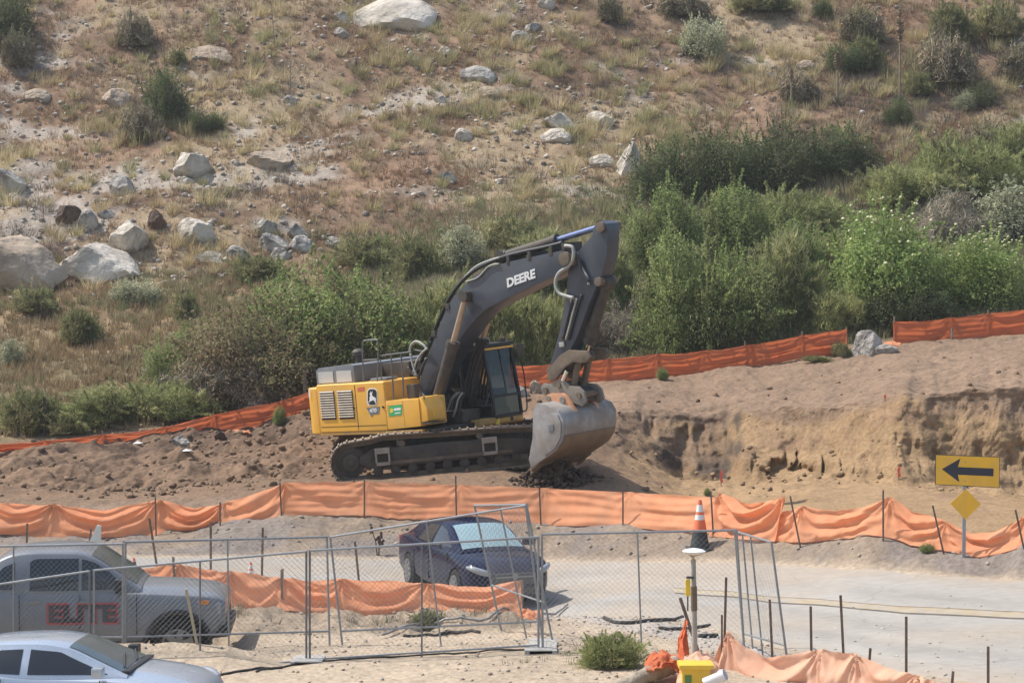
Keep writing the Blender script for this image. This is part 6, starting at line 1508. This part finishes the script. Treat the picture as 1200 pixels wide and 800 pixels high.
# ------------------------------------------------------------------ sign, cones, posts, small things
SIGNY = mat('sign_amber', (.95, .51, .02), .45, var=.08, scale=3, dirt=(.55, .40, .2), dirt_amt=.35, dscale=4)
SIGNK = mat('sign_black', (.035, .035, .05), .5)
ALU = mat('sign_back', (.4, .41, .42), .5, metal=.6)
SGY = 42.25; sb0 = onfloor(1128.5, SGY)
SG = empty('road_sign', sb0, 'amber sign with a black left arrow above a small amber diamond on one post', 'road sign')
def sw(px, py, dy=0): p = P(px, py, SGY + dy); return p - sb0
def splate(nm, pts, m, par, d0, d1):
    mb = MB(); n = len(pts); A = [sw(*p) for p in pts]; A = [Vector((v.x, d0, v.z)) for v in A]; Bq = [Vector((v.x, d1, v.z)) for v in A]
    mb.add(A + Bq, [tuple(range(n)), tuple(range(2*n-1, n-1, -1))] + [(i, n+i, n+(i+1) % n, (i+1) % n) for i in range(n)]); return mb.build(nm, m, par, sm=False)
po = MB(); t = sw(1130, 534); bt = sw(1128.3, 652); po.box((min(t.x, bt.x) - .012, -.005, -.3), (min(t.x, bt.x) + .055, .045, t.z)); po.build('post', mat('galvanised_post', (.36, .38, .41), .5, metal=.5, var=.1), SG, bevel=.006)
pa = splate('arrow_panel', [(1096,532),(1171.5,535),(1171,571.5),(1095.5,567.5)], SIGNK, SG, -.018, -.0065)
splate('panel_face', [(1096.7,532.8),(1170.8,535.7),(1170.3,570.7),(1096.3,566.8)], SIGNY, pa, -.022, -.0185)
splate('arrow', [(1103.5,549.3),(1125.2,536.8),(1122.2,546.8),(1164,548.6),(1163.8,557.6),(1122.2,555.8),(1124,564.6)], SIGNK, pa, -.026, -.0225)
for bx, by in ((1131,541),(1130.5,563)):
    c_ = sw(bx, by); q_ = MB(); q_.disc((c_.x, -.029, c_.z), .014, w=.006, n=8); q_.build('bolt', ALU, pa)
dp = splate('diamond_panel', [(1131.5,572.5),(1149.5,590.5),(1131.2,608.5),(1113.3,589.6)], SIGNY, SG, -.018, -.0065)
# cones
CONEO = mat('cone_orange', (.80, .17, .07), .5, var=.08, dirt=(.4, .3, .22), dirt_amt=.25)
CONEW = mat('cone_white', (.74, .74, .72), .5, var=.04)
CONEK = mat('cone_base_black', (.035, .04, .04), .7)
def cone(px, pyt, pyb, Y, lab, base=True):
    bt = P(px, pyb, Y); h = (pyb - pyt) / (F / Y); o = empty('traffic_cone', bt, lab, 'traffic cone', 'traffic cones along the road')
    r0, r1 = h * .20, h * .035
    def R(t): return r0 + (r1 - r0) * t
    MB().lathe([(R(0), .03), (R(.40), h * .40)], n=24).build('cone_body', CONEK if base else CONEO, o)
    MB().lathe([(R(.40) + .002, h * .40), (R(.60) + .002, h * .60)], n=24).build('cone_body', CONEO, o)
    MB().lathe([(R(.60) + .004, h * .60), (R(.70) + .004, h * .70)], n=24).build('reflective_band', CONEW, o)
    MB().lathe([(R(.70) + .002, h * .70), (R(.76) + .002, h * .76)], n=24).build('cone_body', CONEO, o)
    MB().lathe([(R(.76) + .004, h * .76), (R(.90) + .004, h * .90)], n=24).build('reflective_band', CONEW, o)
    MB().lathe([(R(.90) + .002, h * .90), (R(1), h), (.01, h)], n=24).build('cone_tip', CONEO, o)
    MB().box((-r0 * 1.35, -r0 * 1.35, -.02), (r0 * 1.35, r0 * 1.35, .035)).build('cone_base', CONEK, o, bevel=.012)
    g = hz(bt.x, bt.y)
    return o, bt, g
co, cbt, cg = cone(820, 585, 643, 46.9, 'tall orange and white cone with a dark lower half on the bank')
cone(157, 653, 690, 43.5, 'small orange cone seen over the pickup windscreen', base=False)
cone(294, 658, 690, 43.2, 'small orange cone standing beyond the middle orange fence', base=False)
# white A shaped board over the pickup roof
bb = P(113, 648, 46.5); o = empty('board', bb, 'white pointed board standing on the bank above the pickup cab', 'board')
def bd(q):
    pts = [(-.40, -.30), (.10, -.30), (.10, .58), (.02, .60)]
    q.prism(pts, -.03, .03)
part(o, 'board_panel', mat('dirty_white', (.62, .63, .58), .7, var=.08, dirt=(.5, .45, .36), dirt_amt=.3), bd, bevel=.008)
part(o, 'board_leg', WOOD, lambda q: q.box((-.02, .031, -.5), (.04, .07, .4)))
# survey pole with a receiver disc
PY = 32.0; pb0 = onfloor(816, PY)
SP = empty('survey_pole', pb0, 'grey pole with a white receiver disc on top and a yellow controller clipped to it', 'survey pole')
tp = P(812.5, 655, PY) - pb0
part(SP, 'pole', mat('weathered_pole', (.36, .34, .31), .75, var=.15, scale=8, dirt=(.26, .22, .18), dirt_amt=.4), lambda q: q.tube([(0, 0, -.2), tp * .5, tp], [.042, .040, .036], 12))
part(SP, 'pole_neck', mat('brass_neck', (.50, .36, .16), .5, metal=.4), lambda q: q.tube([tp, tp + Vector((0, 0, .10))], .018, 8))
part(SP, 'receiver_disc', CONEW, lambda q: q.lathe([(.03, -.02), (.10, .0), (.165, .025), (.17, .04), (.12, .065), (.04, .08)], tp + Vector((.01, 0, .08)), 24))
cc_ = P(806, 688, PY - .06) - pb0
part(SP, 'controller', mat('controller_yellow', (.78, .52, .04), .5), lambda q: q.box((cc_.x - .035, cc_.y - .03, cc_.z - .12), (cc_.x + .035, cc_.y + .02, cc_.z + .12)), bevel=.012)
part(SP, 'clamp', DRK, lambda q: (q.box((cc_.x - .02, cc_.y - .02, cc_.z + .13), (cc_.x + .09, cc_.y + .04, cc_.z + .16)), q.tube([(cc_.x, cc_.y, cc_.z - .12), (cc_.x, cc_.y, cc_.z - .34)], .012, 6)))
part(SP, 'sleeve', LINK, lambda q: q.tube([tp * .58, tp * .78], .047, 12))
# loose steel stakes and posts, each one alone
def lone(nm, px, pyt, pyb, Y, lab, cat, m=None, w=.05, lean=None, group=None):
    return tag(stake(px, pyt, pyb, Y, None, m, w, nm, lean), lab, cat, group)
lone('steel_stake', 818, 700, 762, 33.0, 'rusty stake leaning left beside the grey survey pole', 'stake', lean=797)
lone('steel_stake', 846, 720, 748, 33.2, 'short thin stake at the peak of the faded fence', 'stake', w=.03)
GS = 'thin stakes along the bank in front of the near fence'
for i, (px, a, b_, l, lab) in enumerate(((31,613,650,32,'thin stake over the pickup bed at the left edge, before the near fence'),(103,619,652,107,'dark stake leaning right beside the white pointed board'),(184,607,664,175,'thin stake leaning left below the gathered fold of the near fence'),(247,611,665,247,'thin upright stake on the bank just above the pickup nose'),(307,618,672,308,'thin upright stake between the pickup and the dark car, tallest on the bank'),(331,666,690,331,'short stake showing over the middle orange fence'),(421,634,684,416,'stake leaning left on the road edge left of the dark car'))):
    lone('steel_stake', px, a, b_, 43.2 if b_ > 655 else 47.5, lab, 'stake', lean=l, group=GS, w=.045)
lone('steel_post', 52, 465, 516, 64.2, 'lone dark steel post among bushes behind the far fence at left', 'post', DRK, .07)
lone('wooden_post', 357, 434, 470, 66.5, 'pale wooden post in the brush behind the tail of the digger', 'post', WOOD, .09)
lone('wooden_stake', 232, 690, 760, 34.8, 'pale wooden lath leaning against the fence over the pickup wheel', 'stake', mat('pale_wood', (.50, .40, .26), .85, var=.15), .04, lean=218)
lone('wooden_post', 625, 410, 424, 69.5, 'thin grey post behind the far fence near the coupler', 'post', WOOD, .05)
# survey flags on the cut
FLAG = mat('pink_ribbon', (.75, .16, .12), .7, transl=.3)
for px, pyb, h, lab in ((845, 570, .42, 'pink red survey ribbon on a lath at the foot of the cut bank'), (1053, 566, .35, 'small red survey ribbon fallen on the dirt left of the arrow sign'), (1037, 468, .12, 'tiny red ribbon on the lip of the cut bank')):
    g_ = G(px, pyb); o = empty('survey_flag', g_, lab, 'survey flag', 'survey ribbons on the cut')
    part(o, 'lath', WOOD, lambda q: q.box((-.012, -.01, -.1), (.012, .01, h)))
    part(o, 'ribbon', FLAG, lambda q: q.add([(.0, -.015, h), (.05, -.05, h - .02), (.02, -.03, h * .55), (.06, -.06, h * .2), (-.02, -.02, h * .25), (-.04, -.03, h * .7)], [(0, 1, 2), (0, 2, 5), (2, 3, 4), (2, 4, 5)]), sm=False)
# bottom right clutter
def sheet(nm, pts, m, lab, cat, Yv, seed, amp=.06):
    """crumpled cloth filling an outline of (px, py, Y) rows"""
    n, k = len(pts), len(pts[0]); rng = np.random.default_rng(seed)
    G0 = np.array([[P(*q)[:] for q in row] for row in pts]); nu, nv = 30, 30
    V = np.zeros((nu, nv, 3)); us = np.linspace(0, n - 1, nu); vs_ = np.linspace(0, k - 1, nv)
    for a, u in enumerate(us):
        i = min(int(u), n - 2); t = u - i; row = G0[i] * (1 - t) + G0[i + 1] * t
        for b, v_ in enumerate(vs_):
            j = min(int(v_), k - 2); s = v_ - j; V[a, b] = row[j] * (1 - s) + row[j + 1] * s
    A, Bq = np.meshgrid(us, vs_, indexing='ij')
    V[..., 1] += amp * fbm(A * 2.2, Bq * 2.2, seed, 3); V[..., 2] += amp * .6 * fbm(A * 2.5 + 9, Bq * 2.5, seed + 1, 3)
    idx = np.arange(nu * nv).reshape(nu, nv); Fq = np.stack([idx[:-1, :-1].ravel(), idx[1:, :-1].ravel(), idx[1:, 1:].ravel(), idx[:-1, 1:].ravel()], 1)
    me = arr_mesh(nm, V.reshape(-1, 3), Fq); me.polygons.foreach_set('use_smooth', np.ones(len(me.polygons), bool))
    return tag(link(nm, me, None, m), lab, cat)
sheet('orange_fabric', [[(803,727,32.6),(806,728,32.5),(804,730,32.4)],[(794,746,32.5),(800,750,32.2),(806,748,32.4)],[(794,768,32.3),(801,772,32.0),(808,770,32.3)],[(788,786,32.2),(800,788,31.9),(808,786,32.2)]], ORG3, 'folded deep orange fabric standing upright left of the survey pole', 'fabric', 0, 41, .12)
sheet('orange_fabric', [[(757,770,32.4),(775,764,32.6),(797,766,32.5)],[(755,776,32.1),(775,770,32.0),(798,774,32.0)],[(757,784,31.8),(775,784,31.7),(797,786,31.8)]], ORG3, 'crumpled deep orange fabric heap lying behind the log', 'fabric', 0, 43, .14)
sheet('orange_fabric', [[(803,768,31.9),(820,762,32.0),(838,770,32.0)],[(796,782,31.6),(818,776,31.5),(842,780,31.7)],[(792,806,31.3),(815,806,31.2),(842,806,31.3)]], ORG2, 'pale orange cloth bunched over the yellow box', 'fabric', 0, 45, .10)
sheet('orange_fabric', [[(612,712,37.4),(622,714,37.5),(634,716,37.4)],[(606,718,37.2),(620,718,37.1),(636,720,37.2)],[(608,724,37.0),(620,725,36.9),(634,724,37.0)]], ORG, 'small wad of orange fabric on the ground below the end of the middle fence', 'fabric', 0, 47, .08)
sheet('orange_fabric', [[(1036,401,69.6),(1046,400,69.8),(1056,402,69.7)],[(1035,405,69.4),(1046,404,69.2),(1056,406,69.4)],[(1036,409,69.3),(1046,409,69.1),(1056,409,69.3)]], ORG, 'bright orange bag lying between the speckled boulder and the far fence', 'bag', 0, 49, .08)
sheet('orange_fabric', [[(264,506,63.9),(280,503,64.0),(292,504,64.0)],[(263,510,63.7),(280,507,63.6),(294,507,63.7)]], ORG, 'pale orange cloth strip at the foot of the far fence left of the digger', 'fabric', 0, 51, .06)
# yellow box, white pipe, log
yb = P(815, 800, 31.4); gz_ = hz(yb.x, yb.y)
o = empty('yellow_box', (yb.x, yb.y, gz_), 'yellow plastic box with a wide lid below the survey pole at the bottom edge', 'box')
hh = P(815, 776, 31.4).z - gz_
part(o, 'box_body', mat('yellow_plastic', (.80, .50, .03), .45, var=.05, dirt=(.5, .38, .2), dirt_amt=.25), lambda q: q.box((-.20, -.15, 0), (.20, .2, hh - .072)), bevel=.02)
part(o, 'box_lid', MATS['yellow_plastic'], lambda q: q.box((-.25, -.2, hh - .07), (.25, .25, hh)), bevel=.03)
part(o, 'box_latch', mat('box_green', (.12, .22, .06), .6), lambda q: q.box((-.16, -.162, hh * .2), (-.07, -.151, hh - .15)))
a_, b_ = P(826, 800, 31.0), P(850, 790, 30.9); q = MB(); q.tube([a_, b_], .075, 18); q.tube([b_ - (b_ - a_).normalized() * .08, b_], .088, 18)
tag(q.build('pipe', mat('white_pipe', (.72, .72, .74), .4, dirt=(.5, .45, .4), dirt_amt=.25), None, ang=40), 'white plastic pipe end lying right of the yellow box', 'pipe')
q = MB(); rng = random.Random(3); pts = [P(718, 812, 31.6), P(738, 801, 31.7), P(760, 790, 31.9), P(784, 781, 32.1), P(792, 777, 32.2)]
q.tube(catmull(pts, 5), [.11 + .02 * rng.random() for _ in range(21)], 14)
tag(q.build('log', mat('grey_log', (.30, .25, .19), .95, var=.35, scale=5, bump=.8, bscale=12), None, ang=50), 'weathered grey brown log lying at the bottom edge left of the yellow box', 'log')
# black edging hoses on the gravel
def ground_tube(nm, pts, r, m, lab, cat, lift=.0, group=None):
    g_ = [G(*p) for p in pts]; cv = catmull(g_, 8); cv = [Vector((p.x, p.y, hz(p.x, p.y) + r * .7 + lift)) for p in cv]
    q = MB(); q.tube(cv, r, 8); return tag(q.build(nm, m, None, ang=180), lab, cat, group)
HG = 'black hoses on the gravel'
WTL = mat('black_edging', (.05, .045, .04), .9, var=.3, scale=12, bump=.5)
ground_tube('hose', [(708,726),(724,731),(745,731),(775,728),(800,725)], .036, WTL, 'long black edging hose on the gravel left of the survey pole', 'hose', group=HG)
ground_tube('hose', [(772,738),(790,739),(815,737),(832,734)], .032, WTL, 'black edging hose crossing behind the survey pole', 'hose', group=HG)
ground_tube('hose', [(820,747),(840,746)], .04, WTL, 'short black hose piece right of the survey pole', 'hose', group=HG)
ground_tube('hose', [(473,746),(500,745),(530,744),(562,742)], .03, WTL, 'brown black edging strip on the dirt below the middle fence', 'hose', group=HG)
PIPEG = mat('grey_bar', (.30, .29, .28), .6, metal=.4)
ground_tube('fallen_rail', [(448,748),(490,738),(540,728),(580,722),(665,712)], .022, PIPEG, 'thin grey rail lying on the dirt under the middle fence', 'rail', .05)
ground_tube('cable', [(300,790),(345,780),(400,774),(470,770),(540,766),(620,763)], .016, WTL, 'thin dark cable lying along the feet of the front fence panels', 'cable')
ground_tube('cable', [(255,793),(300,786),(330,784)], .02, WTL, 'dark cable end by the silver car nose', 'cable')
# white scraps on the churned earth
for px, py, lab in ((161,522,'white scrap of paper below the far fence at left'), (218,538,'pale scrap lying on the churned earth left of the digger')):
    g_ = G(px, py); q = MB(); q.add([g_ + Vector(v_) for v_ in ((-.14, 0, .03), (.1, -.06, .04), (.15, .08, .06), (-.08, .12, .05), (0, .03, .10))], [(0, 1, 4), (1, 2, 4), (2, 3, 4), (3, 0, 4)])
    tag(q.build('paper_scrap', mat('paper_white', (.68, .68, .66), .7), None, sm=False), lab, 'scrap', 'white scraps on the earth')
# ------------------------------------------------------------------ dusty summer air
q = MB(); q.box((-150, -6, -3), (150, 192, 80)); hzo = q.build('haze', None, None, sm=False)
hm = bpy.data.materials.new('dusty_air'); hm.use_nodes = True; hn = hm.node_tree; hn.nodes.clear()
ho = hn.nodes.new('ShaderNodeOutputMaterial'); hv = hn.nodes.new('ShaderNodeVolumePrincipled'); hv.inputs['Density'].default_value = .0004; hv.inputs['Color'].default_value = (.86, .88, .92, 1); hv.inputs['Anisotropy'].default_value = .2
hn.links.new(hv.outputs[0], ho.inputs['Volume']); hzo.data.materials.append(hm)
tag(hzo, 'thin dusty air over the whole site', 'haze', kind='stuff')
# ------------------------------------------------------------------ light and camera
EL = math.radians(55); AZ = math.radians(17)       # sun high on the left, a little behind
sd = Vector((-math.cos(EL) * math.cos(AZ), math.cos(EL) * math.sin(AZ), math.sin(EL)))
w = bpy.data.worlds.new('World'); SC.world = w; w.use_nodes = True; nt = w.node_tree; nt.nodes.clear()
out = nt.nodes.new('ShaderNodeOutputWorld'); bg = nt.nodes.new('ShaderNodeBackground'); sk = nt.nodes.new('ShaderNodeTexSky')
sk.sky_type = 'NISHITA'; sk.sun_disc = False; sk.sun_elevation = EL; sk.sun_rotation = math.atan2(sd.x, sd.y); sk.air_density = 1.2; sk.dust_density = 2.0
bg.inputs['Strength'].default_value = .14
nt.links.new(sk.outputs[0], bg.inputs[0]); nt.links.new(bg.outputs[0], out.inputs[0])
sl = bpy.data.lights.new('sun', 'SUN'); sl.energy = 4.0; sl.angle = math.radians(.53); sl.color = (1.0, .955, .88)
so = bpy.data.objects.new('sun', sl); COL.objects.link(so); so.rotation_euler = (-sd).to_track_quat('-Z', 'Y').to_euler()
cam = bpy.data.cameras.new('camera'); cam.sensor_width = 36; cam.sensor_fit = 'HORIZONTAL'; cam.lens = 36 * F / 1200; cam.clip_end = 600; cam.clip_start = .5
cobj = bpy.data.objects.new('camera', cam); COL.objects.link(cobj); cobj.location = CAM; cobj.rotation_euler = (math.pi / 2 - TH, 0, 0)
SC.camera = cobj
SC.view_settings.view_transform = 'Standard'; SC.view_settings.look = 'None'; SC.view_settings.exposure = .36; SC.view_settings.gamma = 1
SC.cycles.max_bounces = 6; SC.cycles.transparent_max_bounces = 12; SC.cycles.use_denoising = True
